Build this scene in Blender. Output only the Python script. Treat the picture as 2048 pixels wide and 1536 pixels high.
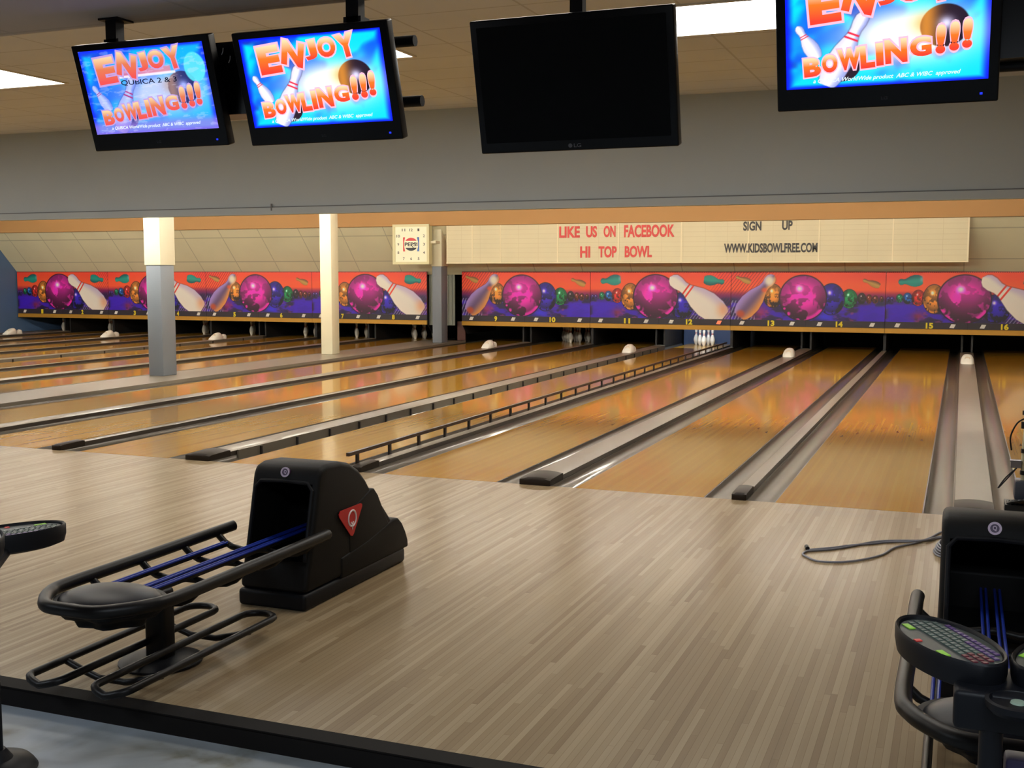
import bpy, bmesh, math, random
import numpy as np
from mathutils import Vector, Matrix, noise as mnoise
PI = math.pi
sc = bpy.context.scene
for o in list(bpy.data.objects): bpy.data.objects.remove(o)
COL = sc.collection

# ------------------------------------------------------------------ camera
cam_d = bpy.data.cameras.new('camera'); cam = bpy.data.objects.new('camera', cam_d); COL.objects.link(cam)
cam_d.sensor_width = 36.0; cam_d.lens = 2270.47 / 2048 * 36.0; cam_d.clip_end = 200
_r = Vector((0.929979457, 0.367611396, 0.000267757)); _u = Vector((-0.03610718, 0.09061867, 0.99523089)); _f = Vector((-0.36583395, 0.92555395, -0.09754691))
cam.matrix_world = Matrix(((_r.x, _u.x, -_f.x, -0.13609), (_r.y, _u.y, -_f.y, -8.69201), (_r.z, _u.z, -_f.z, 1.74710), (0, 0, 0, 1)))
sc.camera = cam
# ------------------------------------------------------------------ world, exposure
w = bpy.data.worlds.new('world'); sc.world = w; w.use_nodes = True
w.node_tree.nodes['Background'].inputs[0].default_value = (0.5, 0.6, 0.8, 1)
w.node_tree.nodes['Background'].inputs[1].default_value = 0.02
sc.view_settings.view_transform = 'Standard'; sc.view_settings.look = 'None'
sc.view_settings.gamma = 1; sc.view_settings.use_curve_mapping = False
sc.view_settings.exposure = 0.0
TROFFER_POWER = 8.0      # troffers over the approach
NEAR_POWER = 7.5           # out-of-view troffers added to light the approach
FRONT_POWER = 18.0        # unseen troffers added for cool light on the seating
LANE_POWER = 130.0 

MASK_POWER = 165.0       # hidden strip row added on the lane ceiling to brighten the masks

# ------------------------------------------------------------------ helpers
def s2l(c):
    return tuple((x / 12.92 if x <= 0.04045 else ((x + 0.055) / 1.055) ** 2.4) for x in c)
def rgb(r, g, b): return s2l((r / 255, g / 255, b / 255)) + (1,)
MATS = {}
def mat(name, col, rough=0.5, metal=0.0, spec=0.5, emit=0.0, noise_amt=0.0, noise_scale=8.0, bump=0.0, coat=0.0):
    if name in MATS: return MATS[name]
    m = bpy.data.materials.new(name); m.use_nodes = True; nt = m.node_tree; b = nt.nodes['Principled BSDF']
    b.inputs['Base Color'].default_value = col; b.inputs['Roughness'].default_value = rough
    b.inputs['Metallic'].default_value = metal; b.inputs['Specular IOR Level'].default_value = spec
    b.inputs['Coat Weight'].default_value = coat; b.inputs['Coat Roughness'].default_value = 0.09; b.inputs['Coat IOR'].default_value = 1.35
    if emit:
        b.inputs['Emission Color'].default_value = col; b.inputs['Emission Strength'].default_value = emit
    if noise_amt or bump:
        tc = nt.nodes.new('ShaderNodeTexCoord'); n = nt.nodes.new('ShaderNodeTexNoise')
        n.inputs['Scale'].default_value = noise_scale; n.inputs['Detail'].default_value = 4
        nt.links.new(tc.outputs['Object'], n.inputs['Vector'])
        if noise_amt:
            mx = nt.nodes.new('ShaderNodeMix'); mx.data_type = 'RGBA'
            mx.inputs[6].default_value = tuple(c * (1 - noise_amt) for c in col[:3]) + (1,)
            mx.inputs[7].default_value = tuple(min(1, c * (1 + noise_amt)) for c in col[:3]) + (1,)
            nt.links.new(n.outputs['Fac'], mx.inputs[0]); nt.links.new(mx.outputs[2], b.inputs['Base Color'])
        if bump:
            bp = nt.nodes.new('ShaderNodeBump'); bp.inputs['Strength'].default_value = bump; bp.inputs['Distance'].default_value = 0.004
            nt.links.new(n.outputs['Fac'], bp.inputs['Height']); nt.links.new(bp.outputs[0], b.inputs['Normal'])
    MATS[name] = m; return m
def N(nt, t, **kw):
    n = nt.nodes.new(t)
    for k, v in kw.items(): setattr(n, k, v)
    return n
def mth(nt, op, a, b=None, c=None):
    n = N(nt, 'ShaderNodeMath', operation=op)
    for i, v in enumerate((a, b, c)):
        if v is None: continue
        if isinstance(v, (int, float)): n.inputs[i].default_value = v
        else: nt.links.new(v, n.inputs[i])
    return n.outputs[0]
def ramp(nt, fac, stops):
    n = N(nt, 'ShaderNodeValToRGB'); e = n.color_ramp.elements
    while len(e) < len(stops): e.new(0.5)
    for i, (p, c) in enumerate(stops): e[i].position = p; e[i].color = c
    nt.links.new(fac, n.inputs[0]); return n.outputs[0]
def board_mat(name, cols, bw, seg, rough, gap=0.10, gapdark=0.72, coat=0.0, streak=0.5, spec=0.5, world=False, coatrough=0.1, darts=False, ior=1.5, grain=22):
    """strip-wood boards running along y"""
    m = bpy.data.materials.new(name); m.use_nodes = True; nt = m.node_tree; L = nt.links; b = nt.nodes['Principled BSDF']
    tc = N(nt, 'ShaderNodeTexCoord'); sx = N(nt, 'ShaderNodeSeparateXYZ')
    src = tc.outputs['Object']
    if world: src = N(nt, 'ShaderNodeNewGeometry').outputs['Position']
    L.new(src, sx.inputs[0])
    xb = mth(nt, 'DIVIDE', sx.outputs[0], bw); idx = mth(nt, 'FLOOR', xb)
    wn = N(nt, 'ShaderNodeTexWhiteNoise', noise_dimensions='1D'); L.new(idx, wn.inputs['W'])
    yo = mth(nt, 'MULTIPLY_ADD', wn.outputs[0], seg, sx.outputs[1]); sg = mth(nt, 'FLOOR', mth(nt, 'DIVIDE', yo, seg))
    wn2 = N(nt, 'ShaderNodeTexWhiteNoise', noise_dimensions='2D'); cv = N(nt, 'ShaderNodeCombineXYZ'); L.new(idx, cv.inputs[0]); L.new(sg, cv.inputs[1]); L.new(cv.outputs[0], wn2.inputs['Vector'])
    mp = N(nt, 'ShaderNodeMapping'); mp.inputs['Scale'].default_value = (grain, 0.5, 1); L.new(src, mp.inputs[0])
    ns = N(nt, 'ShaderNodeTexNoise'); ns.inputs['Scale'].default_value = 1.0; ns.inputs['Detail'].default_value = 2; L.new(mp.outputs[0], ns.inputs['Vector'])
    big = N(nt, 'ShaderNodeTexNoise'); big.inputs['Scale'].default_value = 0.35; L.new(src, big.inputs['Vector'])
    f = mth(nt, 'ADD', mth(nt, 'MULTIPLY', wn2.outputs[0], 1 - streak), mth(nt, 'MULTIPLY', ns.outputs[0], streak))
    f = mth(nt, 'ADD', f, mth(nt, 'MULTIPLY', mth(nt, 'SUBTRACT', big.outputs[0], 0.5), 0.35))
    c = ramp(nt, f, [(i / (len(cols) - 1) * 0.8 + 0.1, cc) for i, cc in enumerate(cols)])
    fr = mth(nt, 'FRACT', xb); ed = mth(nt, 'LESS_THAN', mth(nt, 'MINIMUM', fr, mth(nt, 'SUBTRACT', 1.0, fr)), gap / 2)
    sf = mth(nt, 'FRACT', mth(nt, 'DIVIDE', yo, seg)); se = mth(nt, 'LESS_THAN', sf, 0.003 / seg * 1.0)
    g = mth(nt, 'MAXIMUM', ed, se)
    mx = N(nt, 'ShaderNodeMix', data_type='RGBA', blend_type='MULTIPLY'); L.new(g, mx.inputs[0]); L.new(c, mx.inputs[6]); mx.inputs[7].default_value = (gapdark, gapdark * 0.95, gapdark * 0.88, 1)
    outc = mx.outputs[2]
    if darts:
        ax = mth(nt, 'ABSOLUTE', sx.outputs[0]); dx = mth(nt, 'MULTIPLY', mth(nt, 'ABSOLUTE', mth(nt, 'SUBTRACT', mth(nt, 'FRACT', mth(nt, 'ADD', mth(nt, 'DIVIDE', sx.outputs[0], .1345), .5)), .5)), .1345)
        yy = mth(nt, 'SUBTRACT', sx.outputs[1], mth(nt, 'MULTIPLY_ADD', ax, -2.08, 4.72)); near = mth(nt, 'LESS_THAN', mth(nt, 'ABSOLUTE', yy), .075)
        tri = mth(nt, 'LESS_THAN', dx, mth(nt, 'MULTIPLY_ADD', yy, -.10, .009)); inb = mth(nt, 'LESS_THAN', ax, .44)
        mk = mth(nt, 'MULTIPLY', mth(nt, 'MULTIPLY', near, tri), inb)
        m2 = N(nt, 'ShaderNodeMix', data_type='RGBA'); L.new(mk, m2.inputs[0]); L.new(outc, m2.inputs[6]); m2.inputs[7].default_value = rgb(80, 44, 18); outc = m2.outputs[2]
    L.new(outc, b.inputs['Base Color']); b.inputs['Roughness'].default_value = rough; b.inputs['Specular IOR Level'].default_value = spec
    b.inputs['Coat Weight'].default_value = coat; b.inputs['Coat Roughness'].default_value = coatrough; b.inputs['Coat IOR'].default_value = ior; b.inputs['IOR'].default_value = ior
    MATS[name] = m; return m

BM = bmesh.new
def box(bm, x0, x1, y0, y1, z0, z1, mi=0):
    vs = [bm.verts.new((x, y, z)) for z in (z0, z1) for y in (y0, y1) for x in (x0, x1)]
    for q in ((0, 2, 3, 1), (4, 5, 7, 6), (0, 1, 5, 4), (2, 6, 7, 3), (0, 4, 6, 2), (1, 3, 7, 5)):
        f = bm.faces.new([vs[i] for i in q]); f.material_index = mi
    return vs
def prism(bm, pts, x0, x1, axis='x', mi=0):
    """closed 2-D polygon extruded along an axis; pts are the two other coordinates in order"""
    def P(t, a, b): return {'x': (t, a, b), 'y': (a, t, b), 'z': (a, b, t)}[axis]
    A = [bm.verts.new(P(x0, *p)) for p in pts]; B = [bm.verts.new(P(x1, *p)) for p in pts]; n = len(pts)
    fs = [bm.faces.new(A), bm.faces.new(B[::-1])]
    for i in range(n): fs.append(bm.faces.new((A[i], B[i], B[(i + 1) % n], A[(i + 1) % n])))
    for f in fs: f.material_index = mi
    bmesh.ops.recalc_face_normals(bm, faces=fs)
def tube(bm, pts, r, seg=10, closed=False, mi=0, sx=1.0):
    pts = [Vector(p) for p in pts]; n = len(pts); rings = []; up = None
    for i, p in enumerate(pts):
        a = pts[(i - 1) % n] if (closed or i) else p; b = pts[(i + 1) % n] if (closed or i < n - 1) else p
        t = (b - a).normalized()
        if up is None: up = Vector((0, 0, 1)) if abs(t.z) < 0.9 else Vector((0, 1, 0))
        s = t.cross(up).normalized(); up = s.cross(t).normalized()
        rr = r[i] if isinstance(r, (list, tuple)) else r
        rings.append([bm.verts.new(p + (s * math.cos(2 * PI * k / seg) * sx + up * math.sin(2 * PI * k / seg)) * rr) for k in range(seg)])
    fs = []
    for i in range(n if closed else n - 1):
        A = rings[i]; B = rings[(i + 1) % n]
        for k in range(seg): fs.append(bm.faces.new((A[k], A[(k + 1) % seg], B[(k + 1) % seg], B[k])))
    if not closed: fs.append(bm.faces.new(rings[0][::-1])); fs.append(bm.faces.new(rings[-1]))
    for f in fs: f.material_index = mi
    bmesh.ops.recalc_face_normals(bm, faces=fs)
def lathe(bm, prof, seg=20, c=(0, 0, 0), mi=0, sx=1, sy=1, M=None, caps=True):
    rings = []
    for r, z in prof:
        if r < 1e-5: rings.append([bm.verts.new((c[0], c[1], c[2] + z))])
        else: rings.append([bm.verts.new((c[0] + r * sx * math.cos(2 * PI * k / seg), c[1] + r * sy * math.sin(2 * PI * k / seg), c[2] + z)) for k in range(seg)])
    fs = []
    for A, B in zip(rings, rings[1:]):
        for k in range(seg):
            k2 = (k + 1) % seg
            if len(A) == 1 and len(B) == 1: continue
            if len(A) == 1: fs.append(bm.faces.new((A[0], B[k2], B[k])))
            elif len(B) == 1: fs.append(bm.faces.new((A[k], A[k2], B[0])))
            else: fs.append(bm.faces.new((A[k], A[k2], B[k2], B[k])))
    if caps and len(rings[0]) > 1: fs.append(bm.faces.new(rings[0][::-1]))
    if caps and len(rings[-1]) > 1: fs.append(bm.faces.new(rings[-1]))
    for f in fs: f.material_index = mi
    if M is not None:
        vs = {v for R_ in rings for v in R_}
        for v in vs: v.co = M @ v.co
    bmesh.ops.recalc_face_normals(bm, faces=fs)
def ball(bm, c, r, seg=20, mi=0, n=10, M=None):
    if isinstance(r, (int, float)): r = (r, r, r)
    prof = [(math.sin(PI * i / n), -math.cos(PI * i / n)) for i in range(n + 1)]
    MM = Matrix.Translation(c) @ Matrix.Diagonal((*r, 1))
    if M is not None: MM = M @ MM
    lathe(bm, prof, seg, mi=mi, M=MM)
def fin(name, bm, mats, parent=None, loc=(0, 0, 0), angle=35, smooth=True):
    me = bpy.data.meshes.new(name); bm.normal_update(); bm.to_mesh(me); bm.free()
    if not isinstance(mats, (list, tuple)): mats = [mats]
    for m in mats: me.materials.append(m)
    if smooth:
        me.shade_smooth(); me.set_sharp_from_angle(angle=math.radians(angle))
    o = bpy.data.objects.new(name, me); COL.objects.link(o); o.location = loc
    if parent: o.parent = parent
    return o
def bake(o, mods):
    """apply modifiers without bpy.ops"""
    for t, kw in mods:
        m = o.modifiers.new(t, t)
        for k, v in kw.items(): setattr(m, k, v)
    bpy.context.view_layer.update()
    dg = bpy.context.evaluated_depsgraph_get(); me = bpy.data.meshes.new_from_object(o.evaluated_get(dg))
    o.modifiers.clear(); o.data = me
    me.shade_smooth(); me.set_sharp_from_angle(angle=math.radians(35))
def tag(o, label=None, cat=None, group=None, kind=None):
    if label: o['label'] = label
    if cat: o['category'] = cat
    if group: o['group'] = group
    if kind: o['kind'] = kind
    return o
def empty(name, loc, label, cat, group=None, rz=0):
    o = bpy.data.objects.new(name, None); COL.objects.link(o); o.location = loc; o.rotation_euler.z = rz; o.empty_display_size = 0.1
    return tag(o, label, cat, group)
def copy_tree(o, parent=None, loc=None, label=None, group=None):
    c = o.copy(); COL.objects.link(c); c.parent = parent
    if loc is not None: c.location = loc
    if label: c['label'] = label
    if group: c['group'] = group
    for ch in [x for x in KIDS if x.parent == o]: copy_tree(ch, c)
    return c
KIDS = []
def struct(name, bm, m, smooth=False): return tag(fin(name, bm, m, smooth=smooth), kind='structure')
def text_into(bm, s, fit=None, M=None, depth=0.0, offset=0.0, mi=0, shear=0.0, size=1.0):
    """text as mesh in the xy plane; fit=(x0,x1,y0,y1) stretches it to a box"""
    cu = bpy.data.curves.new('t', 'FONT'); cu.body = s; cu.size = size; cu.extrude = depth; cu.offset = offset; cu.shear = shear; cu.resolution_u = 4
    o = bpy.data.objects.new('t', cu); COL.objects.link(o); bpy.context.view_layer.update()
    me = bpy.data.meshes.new_from_object(o.evaluated_get(bpy.context.evaluated_depsgraph_get()))
    if me.vertices:
        co = np.array([v.co[:] for v in me.vertices]); T = Matrix.Identity(4)
        if fit:
            a = co.min(0); b = co.max(0); kx = (fit[1] - fit[0]) / (b[0] - a[0]); ky = (fit[3] - fit[2]) / (b[1] - a[1])
            T = Matrix.Translation((fit[0] - a[0] * kx, fit[2] - a[1] * ky, 0)) @ Matrix.Diagonal((kx, ky, 1, 1))
        if M is not None: T = M @ T
        me.transform(T)
        n0 = len(bm.faces); bm.from_mesh(me); bm.faces.ensure_lookup_table()
        for f in bm.faces[n0:]: f.material_index = mi
    bpy.data.objects.remove(o); bpy.data.curves.remove(cu); bpy.data.meshes.remove(me)
def smooth_pts(p_, n=6):
    p_ = [Vector(q) for q in p_]; out = []
    for i in range(len(p_) - 1):
        a = p_[max(i - 1, 0)]; b_ = p_[i]; c = p_[i + 1]; d = p_[min(i + 2, len(p_) - 1)]
        for k in range(n):
            t = k / n; out.append(.5 * ((2 * b_) + (c - a) * t + (2 * a - 5 * b_ + 4 * c - d) * t * t + (3 * b_ - a - 3 * c + d) * t ** 3))
    out.append(p_[-1]); return out
UP = Matrix.Rotation(PI / 2, 4, 'X')     # text in xy -> stands in the xz plane facing -y
def paint_mesh(name, wid, hei, nx, ny, fn, m):
    """a printed panel in the xz plane facing -y, coloured per vertex by fn(u, v) (v down)"""
    u, v = np.meshgrid(np.linspace(0, 1, nx), np.linspace(0, 1, ny))
    acc = 0
    for dx, dy in ((-.25, -.25), (.25, -.25), (-.25, .25), (.25, .25)):
        acc = acc + fn(np.clip(u + dx / nx, 0, 1), np.clip(v + dy / ny, 0, 1))
    c = acc / 4; c = np.where(c <= 0.04045, c / 12.92, ((c + 0.055) / 1.055) ** 2.4)
    co = np.stack([(u - 0.5) * wid, np.zeros_like(u), (1 - v) * hei], -1).reshape(-1, 3)
    i = np.arange(nx * ny).reshape(ny, nx); q = np.stack([i[1:, :-1], i[1:, 1:], i[:-1, 1:], i[:-1, :-1]], -1).reshape(-1, 4)
    me = bpy.data.meshes.new(name); me.vertices.add(nx * ny); me.vertices.foreach_set('co', co.ravel())
    me.loops.add(q.size); me.loops.foreach_set('vertex_index', q.ravel())
    me.polygons.add(len(q)); me.polygons.foreach_set('loop_start', np.arange(0, q.size, 4)); me.update(calc_edges=True); me.validate()
    at = me.color_attributes.new('print', 'FLOAT_COLOR', 'POINT')
    at.data.foreach_set('color', np.concatenate([c.reshape(-1, 3), np.ones((nx * ny, 1))], 1).ravel())
    me.materials.append(m); return me
def vnoise(x, y, seed=0):
    xi = np.floor(x).astype(np.int64); yi = np.floor(y).astype(np.int64); fx = x - xi; fy = y - yi
    fx = fx * fx * (3 - 2 * fx); fy = fy * fy * (3 - 2 * fy)
    def h(a, b):
        n = (a * 374761393 + b * 668265263 + seed * 1442695) & 0x7fffffff; n = ((n ^ (n >> 13)) * 1274126177) & 0x7fffffff
        return ((n ^ (n >> 16)) & 0xffff) / 65535.0
    return (h(xi, yi) * (1 - fx) + h(xi + 1, yi) * fx) * (1 - fy) + (h(xi, yi + 1) * (1 - fx) + h(xi + 1, yi + 1) * fx) * fy
def fbm(x, y, seed=0): return 0.5 * vnoise(x, y, seed) + 0.3 * vnoise(x * 2.1, y * 2.1, seed + 1) + 0.2 * vnoise(x * 4.3, y * 4.3, seed + 2)
def C3(r, g, b): return np.array([r, g, b]) / 255.0
def mixc(c, col, a): a = np.clip(a, 0, 1)[..., None]; return c * (1 - a) + col * a
def sst(a, b, x): t = np.clip((x - a) / (b - a), 0, 1); return t * t * (3 - 2 * t)

# ------------------------------------------------------------------ materials
M_appr = board_mat('approach_maple', [rgb(130, 109, 82), rgb(146, 126, 97), rgb(154, 135, 106), rgb(168, 149, 120)], 0.0265, 1.3, 0.33, gap=0.09, gapdark=0.78, streak=0.35, coat=0.12, coatrough=0.2, spec=0.12, ior=1.3)
M_lane = board_mat('lane_maple', [rgb(160, 116, 36), rgb(165, 121, 39), rgb(169, 126, 42), rgb(173, 131, 47)], 0.0270, 6.0, 0.22, gap=0.10, gapdark=0.95, streak=0.35, grain=12, coat=0.66, coatrough=0.08, spec=0.05, ior=1.2, darts=True)
M_black = mat('black_plastic', rgb(12, 14, 20), 0.5, spec=0.28, noise_amt=0.1, noise_scale=30)
M_blackm = mat('black_powder_metal', rgb(15, 13, 13), 0.42, spec=0.3)
M_hood = mat('charcoal_hood_plastic', rgb(16, 15, 15), 0.6, spec=0.22, bump=0.15, noise_scale=260)
M_dark = mat('dark_interior', rgb(14, 14, 16), 0.7)
M_capgrey = mat('grey_capping', rgb(126, 118, 104), 0.4, noise_amt=0.06, noise_scale=3, coat=0.15)
M_capend = mat('dark_brown_end_cap', rgb(40, 31, 22), 0.5, spec=0.2)
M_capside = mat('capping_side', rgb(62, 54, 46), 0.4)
M_gutter = mat('gutter_plastic', rgb(72, 65, 53), 0.4, noise_amt=0.08, noise_scale=2, coat=0.4)
M_gold = mat('gold_trim', rgb(196, 146, 52), 0.4, metal=0.25)
M_strip = mat('lane_number_strip', rgb(44, 36, 44), 0.5)
M_yellow = mat('yellow_numerals', rgb(240, 220, 40), 0.5)
M_white = mat('white_diamond', rgb(235, 232, 222), 0.5)
M_redl = mat('lit_red_diamond', rgb(255, 130, 90), 0.5, emit=0.5)
M_pillarg = mat('pillar_grey_paint', rgb(120, 126, 134), 0.5, noise_amt=0.04, noise_scale=2)
M_pillarc = mat('pillar_cream_paint', rgb(230, 224, 194), 0.5, noise_amt=0.03, noise_scale=2)
M_frame = mat('tv_bezel', rgb(7, 7, 10), 0.3, spec=0.25)
M_tvoff = mat('dark_glass', rgb(3, 3, 5), 0.35, spec=0.15)
M_blue = mat('blue_rail_strip', rgb(20, 48, 150), 0.4)
M_wallgrey = mat('grey_bulkhead_paint', rgb(184, 196, 204), 0.6, noise_amt=0.05, noise_scale=1.2)
M_wallblue = mat('blue_wall_paint', rgb(86, 116, 156), 0.7, noise_amt=0.06, noise_scale=1)
M_wallbeige = mat('beige_wall_paint', rgb(160, 152, 140), 0.8)
M_tan = mat('tan_lane_ceiling', rgb(190, 146, 92), 0.7, noise_amt=0.05, noise_scale=1.5)
M_chrome = mat('chrome', rgb(190, 190, 195), 0.2, metal=1)
M_cable = mat('grey_cable', rgb(132, 134, 146), 0.5)
M_white_pl = mat('white_plastic', rgb(238, 236, 226), 0.35)

def vcol_mat(name, emit=0.0, rough=0.4):
    m = bpy.data.materials.new(name); m.use_nodes = True; nt = m.node_tree; b = nt.nodes['Principled BSDF']
    a = N(nt, 'ShaderNodeVertexColor'); a.layer_name = 'print'
    if emit:
        b.inputs['Base Color'].default_value = (0.01, 0.01, 0.015, 1); nt.links.new(a.outputs[0], b.inputs['Emission Color']); b.inputs['Emission Strength'].default_value = emit
    else: nt.links.new(a.outputs[0], b.inputs['Base Color'])
    b.inputs['Roughness'].default_value = rough; return m
M_print = vcol_mat('printed_mask_art', 0, 0.45)
M_screen = vcol_mat('screen_picture', 1.25, 0.25)

def grid_mat(name, col, fx, fy, fz, amt, axes, rough=0.8, wdt=0.012, extra=None):
    """paint with faint panel joints on world multiples; axes = list of (axis, pitch, offset)"""
    m = bpy.data.materials.new(name); m.use_nodes = True; nt = m.node_tree; L = nt.links; b = nt.nodes['Principled BSDF']
    g = N(nt, 'ShaderNodeNewGeometry'); sx = N(nt, 'ShaderNodeSeparateXYZ'); L.new(g.outputs['Position'], sx.inputs[0])
    tot = None
    for ax, pitch, off in axes:
        fr = mth(nt, 'FRACT', mth(nt, 'DIVIDE', mth(nt, 'SUBTRACT', sx.outputs[ax], off), pitch))
        e = mth(nt, 'LESS_THAN', mth(nt, 'MINIMUM', fr, mth(nt, 'SUBTRACT', 1.0, fr)), wdt / pitch)
        tot = e if tot is None else mth(nt, 'MAXIMUM', tot, e)
    ns = N(nt, 'ShaderNodeTexNoise'); ns.inputs['Scale'].default_value = 1.1; ns.inputs['Detail'].default_value = 3; L.new(g.outputs['Position'], ns.inputs['Vector'])
    c0 = ramp(nt, ns.outputs[0], [(0.3, tuple(x * 0.93 for x in col[:3]) + (1,)), (0.7, col)])
    mx = N(nt, 'ShaderNodeMix', data_type='RGBA'); L.new(mth(nt, 'MULTIPLY', tot, amt), mx.inputs[0]); L.new(c0, mx.inputs[6]); mx.inputs[7].default_value = extra or (col[0] * 0.3, col[1] * 0.3, col[2] * 0.3, 1)
    L.new(mx.outputs[2], b.inputs['Base Color']); b.inputs['Roughness'].default_value = rough
    return m
M_ceil = grid_mat('ceiling_tiles', rgb(214, 222, 238), 0, 0, 0, 0.35, [(0, 1.22, 0.05), (1, 0.61, 0.3)], wdt=0.012)
M_ceil_low = grid_mat('low_ceiling', rgb(176, 174, 176), 0, 0, 0, 0.2, [(0, 1.22, 0.05), (1, 0.61, 0.3)])
M_slope = grid_mat('cream_slope', rgb(222, 218, 184), 0, 0, 0, 0.45, [(0, 1.214, -0.12), (2, 0.62, 2.04)], rough=0.6, wdt=0.012)
M_sign = grid_mat('marquee_board', rgb(232, 222, 184), 0, 0, 0, 0.35, [(2, 0.108, 2.0), (0, 0.49, -0.05)], rough=0.5, wdt=0.004, extra=rgb(190, 170, 120))
M_signtrim = mat('marquee_joint', rgb(246, 234, 196), 0.4)

def conc_floor():
    m = bpy.data.materials.new('worn_grey_floor'); m.use_nodes = True; nt = m.node_tree; b = nt.nodes['Principled BSDF']
    g = N(nt, 'ShaderNodeNewGeometry'); n1 = N(nt, 'ShaderNodeTexNoise'); n1.inputs['Scale'].default_value = 2.6; n1.inputs['Detail'].default_value = 5; n1.inputs['Distortion'].default_value = 0.6
    nt.links.new(g.outputs['Position'], n1.inputs['Vector'])
    c = ramp(nt, n1.outputs[0], [(0.30, rgb(96, 94, 80)), (0.42, rgb(140, 144, 144)), (0.6, rgb(160, 166, 172)), (0.8, rgb(148, 156, 168))])
    nt.links.new(c, b.inputs['Base Color']); b.inputs['Roughness'].default_value = 0.42; return m
M_conc = conc_floor()

# ------------------------------------------------------------------ the place: main sizes
LW = 1.0541; WG = 0.7025; NG = 0.5546; P = 2 * LW + WG + NG
WCAP = 0.262; NCAP = 0.105
YE = 19.2                    # end of the lane deck
XL, XR = -26.25, 1.95
Y_BULK = 5.5; Z_CEIL = 3.95; Z_LOW = 3.0; Z_LANE = 3.25; Z_FAS = 2.87; Y_SOF = -3.93
ZF = -0.08
# pair index k: 0 = lanes 15,16 ... 7 = lanes 1,2 ; wide divider centre
def wide_x(k): return -k * P if k < 4 else -14.43 - (k - 4) * P      # a wide filler with the pillars lies between lanes 8 and 9
mask_x = wide_x

# ------------------------------------------------------------------ setting
b = BM(); box(b, XL, XR, -5.10, -0.006, -0.079, 0.0); struct('floor', b, M_appr)
b = BM(); box(b, XL, XR, -13.0, -5.145, ZF - 0.1, ZF); struct('floor', b, M_conc)
b = BM(); box(b, XL, XR, -0.006, 20.2, -0.3, -0.13); struct('floor', b, M_dark)
b = BM(); box(b, XL, XR, -5.145, -5.10, ZF - 0.1, 0.003); box(b, XL, XR, -5.152, -5.06, 0.0, 0.006); struct('trim_1', b, mat('black_rubber_nosing', rgb(20, 17, 16), 0.8, spec=0.2))
b = BM(); box(b, XL, XR, Y_SOF, Y_BULK, Z_CEIL, Z_CEIL + 0.1); struct('ceiling', b, M_ceil)
b = BM(); box(b, XL, XR, -13.0, Y_SOF, Z_LOW, Z_CEIL + 0.1); struct('ceiling', b, M_ceil_low)
b = BM(); box(b, XL, XR, Y_BULK + 0.12, 20.2, Z_LANE, Z_LANE + 0.1); struct('ceiling', b, M_tan)
b = BM(); box(b, XL, XR, Y_BULK, Y_BULK + 0.12, 2.585, Z_CEIL + 0.1); struct('wall_bulkhead', b, M_wallgrey)
b = BM(); box(b, XL, XR, Y_BULK - 0.03, Y_BULK, 2.585, 2.685); struct('trim_2', b, M_wallgrey)
b = BM(); box(b, XL, XR, Y_BULK - 0.012, Y_BULK, 2.685, 2.70); box(b, -9.49, -9.47, Y_BULK - 0.035, Y_BULK - 0.02, 2.64, 2.74); struct('trim_4', b, mat('dark_seam', rgb(118, 122, 128), 0.7))  # grey strip paints the shadow line above the lower board; plus a small knob
b = BM(); box(b, XL - 0.1, XL, -13, 20.2, ZF - 0.1, Z_CEIL + 0.1); struct('wall_left', b, M_wallblue)
b = BM(); box(b, XR, XR + 0.1, -13, 20.2, ZF - 0.1, Z_CEIL + 0.1); struct('wall_right', b, M_wallbeige)
b = BM(); box(b, XL, XR, -13.1, -13.0, ZF - 0.1, Z_CEIL + 0.1); struct('wall_behind', b, M_wallbeige)
b = BM(); box(b, XL, XR, 20.2, 20.3, -0.3, Z_CEIL); struct('wall_back', b, M_dark)
b = BM(); prism(b, [(17.52, 1.70), (17.46, 1.70), (16.36, Z_FAS), (16.50, Z_FAS)], XL, XR); struct('wall_slope', b, M_slope)

b = BM(); box(b, XL, XR, 16.16, 16.52, Z_FAS, Z_LANE); struct('trim_3', b, M_tan)

# ------------------------------------------------------------------ ceiling lights
def glow(name, col, s):
    m = bpy.data.materials.new(name); m.use_nodes = True; nt = m.node_tree
    for n in list(nt.nodes): nt.nodes.remove(n)
    e = N(nt, 'ShaderNodeEmission'); o = N(nt, 'ShaderNodeOutputMaterial'); e.inputs[0].default_value = col; e.inputs[1].default_value = s
    nt.links.new(e.outputs[0], o.inputs[0]); return m
M_tro = glow('troffer_diffuser', (0.97, 0.96, 0.92, 1), TROFFER_POWER)
M_fill_near = glow('troffer_diffuser_near', (1.0, 0.93, 0.82, 1), NEAR_POWER)
M_fill_cool = glow('troffer_diffuser_cool', (0.82, 0.91, 1.0, 1), FRONT_POWER)
M_tube = glow('fluorescent_tube', (1.0, 0.96, 0.86, 1), LANE_POWER); M_mask_fill = glow('fluorescent_tube_mask', (1.0, 0.93, 0.78, 1), MASK_POWER)
def troffer(x0, x1, y0, y1, z, m, label):
    e = empty('ceiling_light', ((x0 + x1) / 2, (y0 + y1) / 2, z), label, 'ceiling light', 'ceiling light panels')
    hx = (x1 - x0) / 2; hy = (y1 - y0) / 2
    b = BM()
    for a in (-1, 1):
        box(b, min(a * hx, a * (hx + .03)), max(a * hx, a * (hx + .03)), -hy - .03, hy + .03, -0.014, 0)
        box(b, -hx, hx, min(a * hy, a * (hy + .03)), max(a * hy, a * (hy + .03)), -0.014, 0)
    fin('frame', b, mat('white_metal', rgb(215, 212, 200), 0.5), e)
    b = BM(); box(b, -hx, hx, -hy, hy, -0.010, -0.002); fin('diffuser', b, m, e, smooth=False)
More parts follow.
